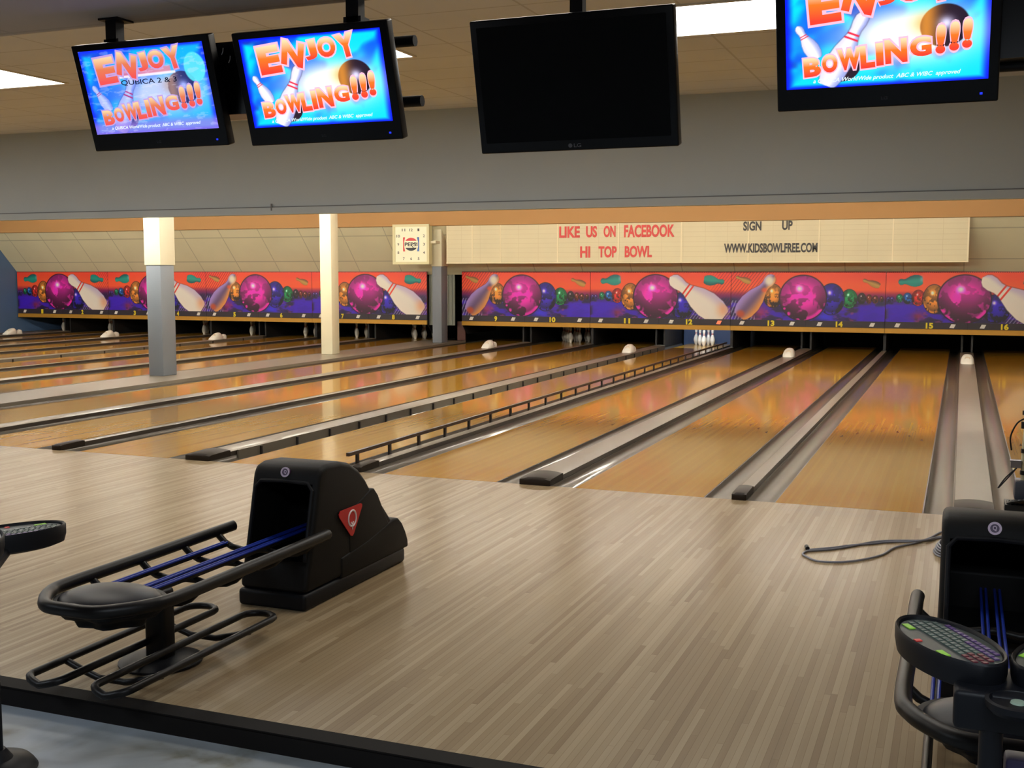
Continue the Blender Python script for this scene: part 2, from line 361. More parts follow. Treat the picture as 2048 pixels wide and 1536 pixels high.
for i, (xr, lb) in enumerate([(-0.92, 'large bright ceiling panel between the blank monitor and the rightmost monitor'), (-5.43, 'bright ceiling panel just showing at the right edge of the second monitor'), (-9.94, 'bright ceiling panel at the left edge, beyond the leftmost monitor'),
                              (-14.45, 'ceiling panel one bay further left than the leftmost visible one'), (-18.96, 'ceiling panel two bays further left than the leftmost visible one'), (-23.4, 'ceiling panel nearest the blue left wall')]):
    troffer(xr - 2.4, xr, 0.79, 1.95, Z_CEIL, M_tro, lb)
for i, xr in enumerate([-0.92, -5.43, -9.94, -14.45, -20.0]):  # extra row, out of view, put in to light the approach
    troffer(xr - 2.4, xr, -2.9, -1.8, Z_CEIL, M_fill_near, ['ceiling panel above the monitors, first from the right wall', 'ceiling panel above the monitors, second from the right wall', 'ceiling panel above the monitors, third from the right wall', 'ceiling panel above the monitors, fourth from the right wall', 'ceiling panel above the monitors, nearest the left wall'][i])
for i, xr in enumerate([1.2, -4.6]):  # unseen panels put in as cool fill over the seats
    troffer(xr - 2.4, xr, -8.2, -7.6, Z_LOW, M_fill_cool, ['ceiling panel in the low ceiling over the seats, right one', 'ceiling panel in the low ceiling over the seats, left one'][i])
names = 'first second third fourth fifth sixth seventh eighth ninth tenth'.split()
for row in (0, 1):
    for i in range(10):
        x = -24.9 + i * 2.82
        if row == 0: e = empty('strip_light', (x, 5.72, 2.86), 'fluorescent strip on the back of the bulkhead, %s from the left wall' % names[i], 'strip light', 'strip lights behind the bulkhead')
        else: e = empty('strip_light', (x, 10.5, Z_LANE), 'fluorescent strip on the lane ceiling, %s from the left wall' % names[i], 'strip light', 'strip lights over the lanes')  # hidden second row, added to brighten masks and far lanes
        b = BM(); box(b, -1.22, 1.22, -0.0998 if row == 0 else -0.09, 0.09, -0.06, 0); fin('batten', b, mat('white_metal', rgb(215, 212, 200), 0.5), e)
        b = BM(); tube(b, [(-1.18, -0.0, -0.085), (1.18, -0.0, -0.085)], 0.022, 8); fin('tube', b, M_mask_fill if row else M_tube, e)

# ------------------------------------------------------------------ lanes
def lane_mesh():
    b = BM(); box(b, -LW / 2, LW / 2, 0.0, YE, -0.10, 0.0); return b
lane0 = empty('bowling_lane', (0, 0, 0), 'x', 'bowling lane', 'golden bowling lanes')
KIDS.append(fin('lane_bed', lane_mesh(), M_lane, lane0, smooth=False))
def gutter(b, x0, x1):
    n = 12; c = (x0 + x1) / 2; h = (x1 - x0) / 2; prev = None
    pts = [(x0, -0.004)] + [(c - (h - .012) * math.cos(PI * i / n), -0.008 - 0.062 * math.sin(PI * i / n)) for i in range(n + 1)] + [(x1, -0.004)]
    bot = [(x1, -0.10), (x0, -0.10)]
    prism(b, pts + bot, 0.0, YE, axis='y')
def xz_prism_fix(b): pass
lane_w = []     # lane centres by number
def gut_part(side, gw):
    b = BM(); x0 = LW / 2 if side > 0 else -LW / 2 - gw
    n = 12; x1 = x0 + gw; c = (x0 + x1) / 2; h = gw / 2
    pts = [(x0, -0.002), (x0 + .010, -0.002)] + [(c - (h - .012) * math.cos(PI * i / n), -0.008 - 0.066 * math.sin(PI * i / n)) for i in range(n + 1)] + [(x1 - .010, -0.002), (x1, -0.002), (x1, -0.10), (x0, -0.10)]
    A = [b.verts.new((x, 0.0, z)) for x, z in pts]; B_ = [b.verts.new((x, YE, z)) for x, z in pts]
    for i in range(len(pts)):
        j = (i + 1) % len(pts); b.faces.new((A[i], A[j], B_[j], B_[i]))
    b.faces.new(A[::-1]); b.faces.new(B_)
    bmesh.ops.recalc_face_normals(b, faces=b.faces)
    return b
GW_W = (WG - WCAP) / 2; GW_N = (NG - NCAP) / 2
gutter_meshes = {}
for side in (-1, 1):
    for nm, g in (('w', GW_W), ('n', GW_N)):
        o = fin('gutter', gut_part(side, g - 0.002), M_gutter, angle=50); gutter_meshes[(side, nm)] = o.data; bpy.data.objects.remove(o)
def mk_gutter(parent, side, nm):
    o = bpy.data.objects.new('gutter', gutter_meshes[(side, nm)]); COL.objects.link(o); o.parent = parent; return o
def lane_x(num):
    k = (16 - num) // 2            # pair index
    s = 1 if num % 2 == 0 else -1
    return wide_x(k) + s * (WG / 2 + LW / 2)
num_words = {}
desc = {16: 'at the right edge of the frame', 15: 'second from the right edge, left of the rightmost wide divider', 14: 'right of the near wide divider', 13: 'left of the near wide divider',
        12: 'with the lit white pins at its end', 11: 'left of the bumper board with black brackets', 10: 'under yellow number ten', 9: 'first right of the three pillars', 8: 'under number eight, behind the three pillars',
        7: 'left of the cream pillar, under number seven', 6: 'under yellow number six', 5: 'under yellow number five', 4: 'under number four, behind the grey pillar', 3: 'under yellow number three', 2: 'second from the blue wall', 1: 'along the blue wall'}
for num in range(16, 0, -1):
    lb = 'glossy golden bowling lane ' + desc[num]
    if num == 16: L_ = lane0; L_['label'] = lb; L_.location = (lane_x(16), 0, 0)
    else: L_ = copy_tree(lane0, None, (lane_x(num), 0, 0), lb)
    rs = num % 2
    mk_gutter(L_, -1, 'n' if rs else 'w'); mk_gutter(L_, 1, 'w' if rs else 'n')

# ------------------------------------------------------------------ dividers between lanes (capping, end cap, kickback)
def capping(b, hw, y0, y1, z0, z1, arch):
    n = 8; pts = [(-hw, z0)] + [(-hw + 2 * hw * i / n, z1 + arch * (1 - (2 * i / n - 1) ** 2)) for i in range(n + 1)] + [(hw, z0)]
    A = [b.verts.new((x, y0, z)) for x, z in pts]; B_ = [b.verts.new((x, y1, z)) for x, z in pts]
    for i in range(len(pts)):
        j = (i + 1) % len(pts); f = b.faces.new((A[i], A[j], B_[j], B_[i]))
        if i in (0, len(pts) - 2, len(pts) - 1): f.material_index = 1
    b.faces.new(A[::-1]); b.faces.new(B_); bmesh.ops.recalc_face_normals(b, faces=b.faces)
def endcap(hw, wide):
    b = BM(); rows = []
    for y, zt in ((-0.02, 0.030), (-0.012, 0.043), (0.03, 0.050), (0.30, 0.058), (0.32, 0.052)):
        n = 8; ar = 0.014 if wide else 0.006
        e = hw + 0.004 - (0.01 if y < -0.015 else 0)
        rows.append([b.verts.new((-e, y, -0.0))] + [b.verts.new((-e + 2 * e * i / n, y, zt + ar * (1 - (2 * i / n - 1) ** 2))) for i in range(n + 1)] + [b.verts.new((e, y, -0.0))])
    for A, B_ in zip(rows, rows[1:]):
        for i in range(len(A) - 1): b.faces.new((A[i], A[i + 1], B_[i + 1], B_[i]))
    b.faces.new(rows[0]); b.faces.new(rows[-1][::-1]); bmesh.ops.recalc_face_normals(b, faces=b.faces)
    return b
def divider(x, wide, label, kick=True):
    e = empty('lane_divider', (x, 0, 0), label, 'lane divider', 'wide lane dividers' if wide else 'narrow lane dividers')
    hw = (WCAP if wide else NCAP) / 2
    b = BM(); capping(b, hw, 0.30, 17.5, -0.10, 0.040, 0.012 if wide else 0.004); fin('capping', b, [M_capgrey, M_capside], e, angle=50)
    fin('end_cap', endcap(hw, wide), M_capend, e, angle=50)
    b = BM()
    if wide:
        for s in (-1, 1): box(b, s * 0.10 - .02, s * 0.10 + .02, 17.52, 19.9, -0.12, 0.9)
    else: box(b, -0.03, 0.03, 17.52, 19.9, -0.12, 0.9)
    fin('kickback', b, mat('kickback_panel', rgb(20, 17, 16), 0.6), e, smooth=False)
    return e
wl = ['wide grey lane divider running to the right-hand ball return, right of lane 15', 'wide grey lane divider in the middle, between lanes 13 and 14', 'wide lane divider with dark end cap, between lanes 11 and 12', 'wide lane divider between lanes 9 and 10',
      'wide lane divider between lanes 7 and 8', 'wide lane divider between lanes 5 and 6', 'wide lane divider between lanes 3 and 4', 'wide lane divider between lanes 1 and 2']
nlb = ['narrow lane divider between lanes 14 and 15', 'narrow lane divider between lanes 12 and 13, under the railing of posts', 'narrow lane divider with small black end cap, between lanes 10 and 11', 'narrow lane divider between lanes 8 and 9, in line with the pillars',
       'narrow lane divider between lanes 6 and 7', 'narrow lane divider between lanes 4 and 5', 'narrow lane divider between lanes 2 and 3']
for k in range(8):
    divider(wide_x(k), True, wl[k])
    if k < 7 and k != 3: divider((wide_x(k) + wide_x(k + 1)) / 2, False, nlb[k])

b = BM(); box(b, -12.80, -11.725, 0.0, 17.45, -0.10, 0.040)
for x in (-12.79, -11.74): box(b, x - .010, x + .010, 0.0, 17.45, 0.040, 0.047)
tag(fin('pillar_walkway', b, M_capgrey, smooth=False), 'broad flat grey strip between lanes 8 and 9 that carries the three pillars', 'walkway')

# ------------------------------------------------------------------ bumper rails beside lane 12
def bumper(x, ys, z0, zt, label, flat):
    e = empty('bumper_rail', (x, 0, 0), label, 'bumper rail')
    b = BM(); y1 = 17.3
    if flat: box(b, -0.012, 0.012, 0.42, y1, zt - 0.105, zt, 0); m = mat('grey_bumper_board', rgb(112, 104, 90), 0.4)
    else:
        box(b, -0.016, 0.016, -0.02, y1, zt - 0.030, zt); box(b, -0.016, 0.016, 0.0, y1, -0.004, 0.010); m = mat('bumper_rail_brown', rgb(58, 44, 38), 0.4)
    fin('rail', b, m, e, smooth=False)
    for y in ys:
        b = BM()
        if flat:
            box(b, 0.0125, 0.030, y - .012, y + .012, -0.045, zt - 0.01); box(b, 0.0125, 0.06, y - .012, y + .012, -0.06, -0.045)
        else: box(b, -0.010, 0.010, y - .018, y + .018, 0.010, zt - 0.030); box(b, -0.02, 0.02, y - .024, y + .024, 0.010, 0.025)
        fin('post', b, mat('post_black', rgb(30, 24, 22), 0.4), e, smooth=False)
    return e
ys = [0.15 + 0.62 * i for i in range(28)]
bumper(-P * 2 + P / 2 - NCAP / 2 - 0.02, ys, 0.05, 0.165, 'brown bumper railing on short posts, along the right side of lane 12', False)
bumper(-P * 2 + WCAP / 2 + 0.02, [0.78 + 0.66 * i for i in range(25)], 0, 0.045, 'grey bumper board with black brackets, along the left side of lane 12', True)
bumper(wide_x(5) + WCAP / 2 + 0.02, [0.78 + 1.3 * i for i in range(13)], 0, 0.045, 'grey bumper board with black brackets, far left beside lane 6', True)

# ------------------------------------------------------------------ mask art
BX = 3.355; ART_H = 1.09
def ballp(c, U, V, cx, cy, rx, ry, col, seed, dark=0.75, asp=1.0, hi=0.9):
    dx = (U - cx) / rx; dy = (V - cy) / ry; r = np.sqrt(dx * dx + dy * dy)
    n = fbm(dx * 2.6 + 9 + seed, dy * 2.6 + 5, seed); vein = sst(0.46, 0.56, n)
    shade = np.clip(1.1 - 0.42 * sst(0.3, 1.0, r) - 0.25 * sst(-0.2, 0.9, dy), 0.12, 1.1)
    cc = col[None, None, :] * (1 - dark * (1 - vein) * (0.35 + 0.65 * sst(-0.6, 0.6, dy)))[..., None] * shade[..., None]
    rim = sst(0.80, 0.93, r) * sst(0.1, 0.6, dy) * vein; cc = cc + rim[..., None] * col[None, None, :] * 0.5
    h = np.exp(-(((dx + 0.15) ** 2 + (dy + 0.42) ** 2) / 0.018)) * hi; cc = np.clip(cc + h[..., None], 0, 1)
    c = mixc(c, np.array([0.10, 0.02, 0.12]), sst(1.07, 1.02, r))
    a = sst(1.02, 0.98, r)[..., None]; return c * (1 - a) + cc * a
def pinp(c, U, V, bx, by, hx, hy, wd, cols, stripe=None, asp=1.0):
    """printed pin from base (bx,by) to head (hx,hy); widths relative to its length"""
    ax, ay = hx - bx, hy - by; L = math.hypot(ax, ay); ax /= L; ay /= L
    t = ((U - bx) * ax + (V - by) * ay) / L; s = (-(U - bx) * ay + (V - by) * ax) / L
    ts = [0, .04, .15, .33, .50, .62, .70, .78, .87, .95, 1.0, 1.03]; rs = [.55, .72, .93, 1.0, .84, .60, .44, .40, .50, .48, .30, 0]
    R_ = np.interp(t, ts, np.array(rs) * wd); R_ = np.where((t < 0) | (t > 1.03), -0.02 - np.abs(t - np.clip(t, 0, 1.03)), R_)
    q = np.abs(s) - R_; a = sst(0.012, -0.006, q)
    k = np.clip(s / np.maximum(R_, 1e-3), -1, 1)
    cc = cols[0][None, None] * (1 - sst(-0.2, 0.9, k))[..., None] + cols[1][None, None] * sst(-0.2, 0.9, k)[..., None]
    m_ = np.exp(-((k - 0.0) ** 2) * 3); cc = cc * (1 - (m_ * cols[3])[..., None]) + cols[2][None, None] * (m_ * cols[3])[..., None]
    if stripe is not None:
        st = sst(.015, .010, np.abs(t - .655)) + sst(.015, .010, np.abs(t - .715)); cc = mixc(cc, stripe, st)
    c = mixc(c, np.array([0.15, 0.05, 0.15]), sst(0.022, 0.0, q) * 0.5)
    a = a[..., None]; return c * (1 - a) + np.clip(cc, 0, 1) * a
def bg(U, V):
    c = np.zeros(U.shape + (3,)) + C3(255, 84, 48)
    c = mixc(c, C3(246, 58, 52), sst(0.9, 3.2, np.abs(U - 1.5) + 0.6))
    c = mixc(c, C3(255, 106, 50), sst(0.06, 0.3, V) * 0.6)
    c = mixc(c, C3(120, 18, 92), sst(0.36, 0.52, V)); c = mixc(c, C3(64, 26, 120), sst(0.5, 0.62, V))
    n = fbm(U * 4, V * 9, 5); c = mixc(c, C3(64, 24, 190), sst(0.45, 0.6, n) * sst(0.55, 0.7, V)); c = mixc(c, C3(20, 16, 50), sst(0.55, 0.35, n) * sst(0.5, 0.6, V) * 0.7)
    c = mixc(c, C3(150, 60, 120), sst(0.6, 0.7, fbm(U * 7, V * 13, 8)) * sst(0.7, 0.8, V) * 0.6)
    c = mixc(c, C3(110, 14, 26), sst(0.012, 0.004, V)); c = mixc(c, C3(120, 14, 30), (((U * 26) % 1) < 0.5) * sst(0.024, 0.018, V))
    return c
def art_a(u, v):
    U = u * 3.07; V = v; c = bg(U, V)
    hat = (((U * 15 + V * 11) % 1) < 0.22) & (U > 2.52); c = mixc(c, C3(130, 20, 60), hat * 0.55 * sst(2.5, 2.9, U))
    hat = (((U * 15 + V * 11) % 1) < 0.3) & (U > 2.2) & (V > .75); c = mixc(c, C3(190, 190, 220), hat * 0.6)
    c = mixc(c, C3(66, 20, 205), sst(.30, .22, np.abs(U - .3)) * sst(.64, .70, V) * 0.9)
    T = C3(22, 140, 130)
    c = pinp(c, U, V, .68, .17, .24, .21, .26, (T, C3(10, 92, 96), C3(40, 170, 150), .5)); c = pinp(c, U, V, 2.50, .17, 2.92, .22, .25, (T, C3(10, 92, 96), C3(40, 170, 150), .5))
    c = mixc(c, C3(170, 190, 210), np.exp(-(((U - .66) / .03) ** 2 + ((V - .15) / .06) ** 2)) * .6)
    for cx, cy, rx, ry, col, s in ((.05, .55, .04, .05, C3(80, 40, 150), 1), (.12, .55, .04, .05, C3(90, 50, 170), 2), (.26, .53, .065, .085, C3(20, 150, 100), 3), (.41, .53, .085, .11, C3(30, 110, 210), 4), (.61, .52, .12, .155, C3(235, 50, 40), 5), (.90, .54, .20, .28, C3(255, 160, 60), 6), (2.03, .72, .25, .27, C3(52, 26, 190), 7)):
        c = ballp(c, U, V, cx, cy, rx, ry, col, s)
    c = mixc(c, C3(150, 40, 90), np.exp(-(((U - .62) / .12) ** 2 + ((V - .88) / .08) ** 2)) * .8)
    c = ballp(c, U, V, 1.455, .54, .475, .465, C3(255, 50, 200), 12, dark=0.55)
    W_ = C3(244, 238, 226)
    c = pinp(c, U, V, 2.93, .96, 1.80, .14, .20, (C3(250, 240, 226), C3(206, 190, 220), W_, .92), stripe=C3(236, 62, 44))
    pin = np.abs(((V - .96) - (.14 - .96) / (1.80 - 2.93) * (U - 2.93))) < .28; c = mixc(c, C3(240, 168, 110), np.exp(-(((U - 2.92) / .13) ** 2 + ((V - .80) / .16) ** 2)) * .7 * pin)
    return np.clip(c, 0, 1)
def art_b(u, v):
    U = u * 3.07; V = v; c = bg(U, V)
    hat = (((U * 15 + V * 11) % 1) < 0.25) & (U < 1.15) & (V < .5); c = mixc(c, C3(120, 20, 40), hat * 0.6 * sst(1.15, .6, U + V * .8))
    hat = (((U * 15 + V * 6) % 1) < 0.35) & (U < .5) & (V > .6); c = mixc(c, C3(180, 180, 220), hat * 0.7)
    c = mixc(c, C3(66, 20, 205), sst(.34, .24, np.abs(U - 2.85)) * sst(.66, .72, V) * 0.9)
    c = mixc(c, C3(60, 50, 230), np.exp(-(((U - 1.9) / .22) ** 2 + ((V - .92) / .1) ** 2)))
    for cx, cy, rx, ry, col, s in ((3.0, .55, .04, .06, C3(120, 40, 30), 1), (2.88, .56, .06, .08, C3(130, 50, 40), 2), (2.76, .55, .06, .09, C3(140, 50, 30), 3), (2.62, .54, .08, .11, C3(60, 40, 50), 4), (2.38, .55, .155, .19, C3(20, 150, 80), 5), (2.03, .56, .25, .31, C3(60, 30, 200), 6), (.86, .50, .19, .24, C3(255, 160, 60), 7)):
        c = ballp(c, U, V, cx, cy, rx, ry, col, s)
    c = mixc(c, C3(170, 40, 100), np.exp(-(((U - .62) / .14) ** 2 + ((V - .84) / .12) ** 2)) * .8)
    c = ballp(c, U, V, 1.465, .54, .46, .455, C3(255, 50, 200), 14, dark=0.55)
    Tn = C3(190, 140, 60)
    c = pinp(c, U, V, .40, .22, .10, .11, .19, (Tn, C3(120, 70, 40), C3(214, 170, 90), .5)); c = pinp(c, U, V, 2.96, .29, 2.64, .17, .19, (Tn, C3(120, 70, 40), C3(214, 170, 90), .5))
    c = pinp(c, U, V, .17, .93, .86, .10, .20, (C3(178, 150, 226), C3(240, 160, 84), C3(52, 30, 48), .55), stripe=None)
    c = mixc(c, C3(246, 236, 214), np.exp(-(((U - .78) / .10) ** 2 + ((V - .19) / .11) ** 2) ** 2))
    c = mixc(c, C3(236, 90, 50), np.exp(-(((U - .68) / .06) ** 2 + ((V - .38) / .05) ** 2) ** 2) * .8)
    c = mixc(c, C3(210, 80, 30), np.exp(-(((U - .2) / .09) ** 2 + ((V - .88) / .08) ** 2) ** 2) * .8)
    return np.clip(c, 0, 1)
MA = paint_mesh('artwork_panel', BX, ART_H, 440, 144, art_a, M_print); MB_ = paint_mesh('artwork_panel', BX, ART_H, 440, 144, art_b, M_print)
Y_M = 17.36
mask_lab = {0: 'numbered 15 at the right edge, cut by the frame', 1: 'numbered 13 and 14, second from the right', 2: 'numbered 11 and 12, above the lit pins', 3: 'numbered 9 and 10, first right of the pillars',
            4: 'numbered 7 and 8, between cream pillar and clock pillar', 5: 'numbered 5 and 6, left of the cream pillar', 6: 'numbered 3 and 4, partly behind the grey pillar', 7: 'numbered 1 and 2, leftmost, beside the blue wall'}
def diamond(b, x, z, s=0.085):
    vs = [b.verts.new(v) for v in ((x - s * .75, -0.016, z - s * .45), (x + s * .30, -0.016, z - s * .5), (x + s * .75, -0.016, z + s * .45), (x - s * .30, -0.016, z + s * .5))]; b.faces.new(vs)
    r = bmesh.ops.extrude_face_region(b, geom=[b.faces[-1] if False else vs[0].link_faces[0]])
    for v in r['geom']:
        if isinstance(v, bmesh.types.BMVert): v.co.y -= 0.006
    bmesh.ops.recalc_face_normals(b, faces=b.faces)
for k in range(8):
    x = mask_x(k); kind_a = k in (0, 2, 4, 6, 7)
    e = empty('masking_unit', (x, Y_M, 0), 'orange printed masking panel ' + mask_lab[k], 'masking panel', 'masking panels over the pin decks')
    me = MA if kind_a else MB_
    o = bpy.data.objects.new('artwork_panel', me); COL.objects.link(o); o.parent = e; o.location = (0, -0.012, 0.685)
    hw = BX / 2 + .002
    b = BM(); box(b, -hw, hw, -0.0115, 0.02, 0.685, 1.777); fin('backing_board', b, mat('red_edge', rgb(120, 24, 30), 0.5), e, smooth=False)
    b = BM(); box(b, -hw, hw, -0.015, 0.02, 0.545, 0.684); sp = fin('number_strip', b, M_strip, e, smooth=False)
    b = BM(); prism(b, [(-0.03, 0.435), (-0.03, 0.535), (-0.014, 0.544), (0.02, 0.544), (0.02, 0.435)], -hw, hw); fin('gold_trim', b, M_gold, e, smooth=False)
    for side, n in ((-1, 15 - 2 * k), (1, 16 - 2 * k)):
        s = str(n); wd = 0.075 * len(s); cx = side * 0.745
        b = BM(); text_into(b, s, (cx - wd / 2 - .02, cx + wd / 2 - .02, 0.550, 0.676), UP, 0.004, 0.045, size=1); fin('lane_number', b, M_yellow, sp, loc=(0, -0.016, 0), smooth=False)
        for xx in (side * 1.42, side * 0.30):
            b = BM(); diamond(b, xx, 0.612)
            d = fin('marker_lamp', b, M_redl if (n == 12 and abs(xx) > 1) else M_white, sp, smooth=False)
            if n == 12 and abs(xx) > 1: d['label'] = 'lit red marker diamond'
    b = BM()
    for q in (-1, 0, 1):
        if q: box(b, q * .84 - .004 + .13 * -q, q * .84 + .004 + .13 * -q, -0.0165, -0.0145, 0.546, 0.683)
    box(b, -0.004, 0.004, -0.0165, -0.0145, 0.546, 0.683); fin('strip_joint', b, M_dark, sp, smooth=False)
    for s in (-1, 1):
        if (k == 4 and s > 0) or (k == 3 and s < 0):
            b = BM(); prism(b, [(0.02, 0.435), (0.02, 1.66), (0.08, 1.62), (2.2, 0.9), (2.2, 0.2), (0.3, 0.2)], s * hw - .01, s * hw + .01); fin('side_panel', b, mat('black_side_panel', rgb(20, 18, 20), 0.6), e, smooth=False)
# gap between the two banks: pale panel behind the pillar, red-brown low panel
b = BM(); box(b, -12.74, -12.03, 17.47, 17.50, 0.42, 1.72)
for i in range(7): box(b, -12.73 + i * .1, -12.70 + i * .1, 17.455, 17.47, 0.42, 1.7)
tag(fin('filler_panel', b, mat('pale_ribbed_panel', rgb(128, 132, 120), 0.6), smooth=False), 'pale grey ribbed panel standing in the gap behind the grey pillar', 'wall panel')
b = BM(); box(b, -12.02, -11.80, 17.6, 17.64, 0.04, 0.52)
tag(fin('access_door', b, mat('red_brown_door', rgb(84, 46, 36), 0.6), smooth=False), 'dark red-brown low door beside lane 9, under the number 9 panel', 'door')

# ------------------------------------------------------------------ pins
def pin_mat():
    m = bpy.data.materials.new('pin_plastic'); m.use_nodes = True; nt = m.node_tree; b = nt.nodes['Principled BSDF']
    tc = N(nt, 'ShaderNodeTexCoord'); sx = N(nt, 'ShaderNodeSeparateXYZ'); nt.links.new(tc.outputs['Object'], sx.inputs[0])
    z = mth(nt, 'DIVIDE', sx.outputs[2], 0.381); W_ = rgb(236, 232, 220); R_ = rgb(190, 40, 60)
    c = ramp(nt, z, [(0, W_), (.665, W_), (.67, R_), (.695, R_), (.70, W_), (.735, W_), (.74, R_), (.765, R_), (.77, W_)]); nt.links.new(c, b.inputs['Base Color']); b.inputs['Roughness'].default_value = 0.2
    return m
pin_prof = [(0.0, 0), (.026, 0), (.029, .006), (.037, .03), (.048, .06), (.0575, .095), (.0605, .114), (.0585, .145), (.050, .18), (.039, .215), (.029, .24), (.0245, .262), (.0235, .28), (.0255, .305), (.0305, .335), (.0323, .350), (.029, .368), (.018, .378), (0, .381)]
b = BM(); lathe(b, pin_prof, 20); PIN = fin('bowling_pin', b, pin_mat(), angle=60); first_pin = True; NW = dict(zip(range(1, 17), 'one two three four five six seven eight nine ten eleven twelve thirteen fourteen fifteen sixteen'.split()))
prow = [(0, 0, 'front pin'), (-.1524, .264, 'second-row left pin'), (.1524, .264, 'second-row right pin'), (-.3048, .528, 'third-row left pin'), (0, .528, 'third-row middle pin'), (.3048, .528, 'third-row right pin'),
        (-.4572, .792, 'back-row far left pin'), (-.1524, .792, 'back-row inner left pin'), (.1524, .792, 'back-row inner right pin'), (.4572, .792, 'back-row far right pin')]
for num in (12, 10, 8, 7, 6, 5, 4, 3, 2, 1):
    for dx, dy, nm in (prow[:5] if num == 12 else prow):
        if first_pin: o = PIN; first_pin = False
        else: o = PIN.copy(); COL.objects.link(o)
        o.location = (lane_x(num) + dx, 18.29 + dy, 0.0)
        if num == 12: tag(o, 'white bowling pin, %s of the brightly lit set' % nm, 'bowling pin', 'lit pins at the end of lane 12')
        else: tag(o, 'dim pin in the dark pit under number %s, %s' % (NW[num], nm), 'bowling pin', 'dim pins at the end of lane %s' % NW[num])
# pin light above lane 12
e = empty('pin_light', (lane_x(12), 17.431, 1.15), 'light fitting behind the mask above the pins of lane 12', 'lamp')
b = BM(); box(b, -.5, .5, -.0508, .05, 0.0, .05); fin('fitting', b, M_dark, e, smooth=False)
b = BM(); tube(b, [(-.45, .0, -.02), (.45, .0, -.02)], .015, 8); fin('tube', b, glow('pin_tube', (0.80, 0.92, 1.0, 1), 260), e)
b = BM(); box(b, -.72, .50, 0, .02, -.1, .9)
tag(fin('pit_panel', b, mat('pit_blue_board', rgb(64, 84, 120), 0.5), loc=(lane_x(12), 19.3, 0), smooth=False), 'dark blue board behind the lit pins of lane 12', 'panel')

# ------------------------------------------------------------------ white sensor housings on the wide dividers
def cam_body():
    b = BM()
    secs = [(-.26, .075, .010), (-.24, .10, .05), (-.15, .115, .12), (-.05, .12, .185), (.04, .11, .205), (.10, .085, .17), (.14, .06, .10), (.18, .055, .09), (.25, .075, .145), (.31, .065, .13), (.34, .02, .04)]
    rows = []
    for y, hw, h in secs:
        rows.append([b.verts.new((hw * math.copysign(abs(math.cos(a)) ** .7, math.cos(a)), y, h * .84 * abs(math.sin(a)) ** .75)) for a in [PI * i / 10 for i in range(11)]])
    for A, B_ in zip(rows, rows[1:]):
        for i in range(10): b.faces.new((A[i], A[i + 1], B_[i + 1], B_[i]))
        b.faces.new((A[10], A[0], B_[0], B_[10]))
    b.faces.new(rows[0]); b.faces.new(rows[-1][::-1]); bmesh.ops.recalc_face_normals(b, faces=b.faces)
    return b
cam0 = empty('sensor_housing', (0, 0, 0), 'x', 'sensor housing', 'white sensor housings on the dividers')
KIDS.append(fin('housing', cam_body(), M_white_pl, cam0, angle=60))
b = BM(); lathe(b, [(0.0, 0), (.045, 0), (.050, .012), (.036, .016), (.034, .008), (0, .008)], 20, M=Matrix.Translation((0, -.145, .09)) @ Matrix.Rotation(math.radians(48), 4, 'X')); KIDS.append(fin('lens_ring', b, mat('warm_lens', rgb(226, 212, 190), 0.15), cam0))
cl = ['white rounded sensor housing on the rightmost wide divider, seen head-on', 'white rounded sensor housing on the wide divider between lanes 13 and 14', 'white rounded sensor housing on the wide divider between lanes 11 and 12', 'white rounded sensor housing on the wide divider between lanes 9 and 10',
      'white rounded sensor housing half hidden behind the cream pillar', 'white rounded sensor housing between lanes 5 and 6, right of the grey pillar', 'white rounded sensor housing between lanes 3 and 4, left of the grey pillar', 'white rounded sensor housing at the far left by the blue wall']
cy = [14.3, 14.85, 14.85, 15.1, 15.4, 15.5, 15.4, 15.4]
for k in range(8):
    if k == 0: cam0.location = (wide_x(0), cy[0], 0.0525); cam0['label'] = cl[0]
    else: copy_tree(cam0, None, (wide_x(k), cy[k], 0.0525), cl[k])

# ------------------------------------------------------------------ pillars, clock
def pillar(x0, x1, y0, y1, zs, label, zbase=0.0):
    e = empty('support_pillar', ((x0 + x1) / 2, (y0 + y1) / 2, zbase), label, 'pillar'); hx = (x1 - x0) / 2; hy = (y1 - y0) / 2
    if zs:
        b = BM(); box(b, -hx, hx, -hy, hy, 0, zs); o = fin('painted_shaft', b, M_pillarg, e, smooth=False); bake(o, [('BEVEL', dict(width=.012, segments=2))])
        b = BM(); box(b, -hx - .015, hx + .015, -hy - .015, hy + .015, zs, Z_LANE - zbase); o = fin('cream_top', b, M_pillarc, e, smooth=False); bake(o, [('BEVEL', dict(width=.008, segments=2))])
    else:
        b = BM(); box(b, -hx, hx, -hy, hy, 0, Z_LANE - zbase); o = fin('shaft', b, M_pillarc, e, smooth=False); bake(o, [('BEVEL', dict(width=.012, segments=2))])
    return e
pillar(-12.68, -12.385, 6.60, 6.95, 1.87 - .04, 'square grey pillar with bright cream top, nearest of the three', zbase=0.04)
pillar(-12.63, -12.36, 12.0, 12.3, None, 'all-cream square pillar, middle one of the three', zbase=0.04)
pillar(-12.17, -11.92, 16.45, 16.8, 1.90 - .04, 'farthest grey pillar with cream top, right of the clock', zbase=0.04)
M_clockface = mat('clock_face', rgb(244, 240, 206), 0.4, emit=0.12)
ck = empty('wall_clock', (-12.57, 16.20, 1.95), 'square cream lit wall clock with a round cola emblem, on the farthest pillar', 'clock')
S = .49; H = .96
b = BM()
for a in (-1, 1):
    prism(b, [(a * S, 0), (a * (S - .06), 0.06), (a * (S - .06), H - .06), (a * S, H)], -0.10, -0.055, axis='y')
prism(b, [(-S, 0), (S, 0), (S - .06, .06), (-S + .06, .06)], -0.10, -0.055, axis='y'); prism(b, [(-S, H), (S, H), (S - .06, H - .06), (-S + .06, H - .06)], -0.10, -0.055, axis='y')
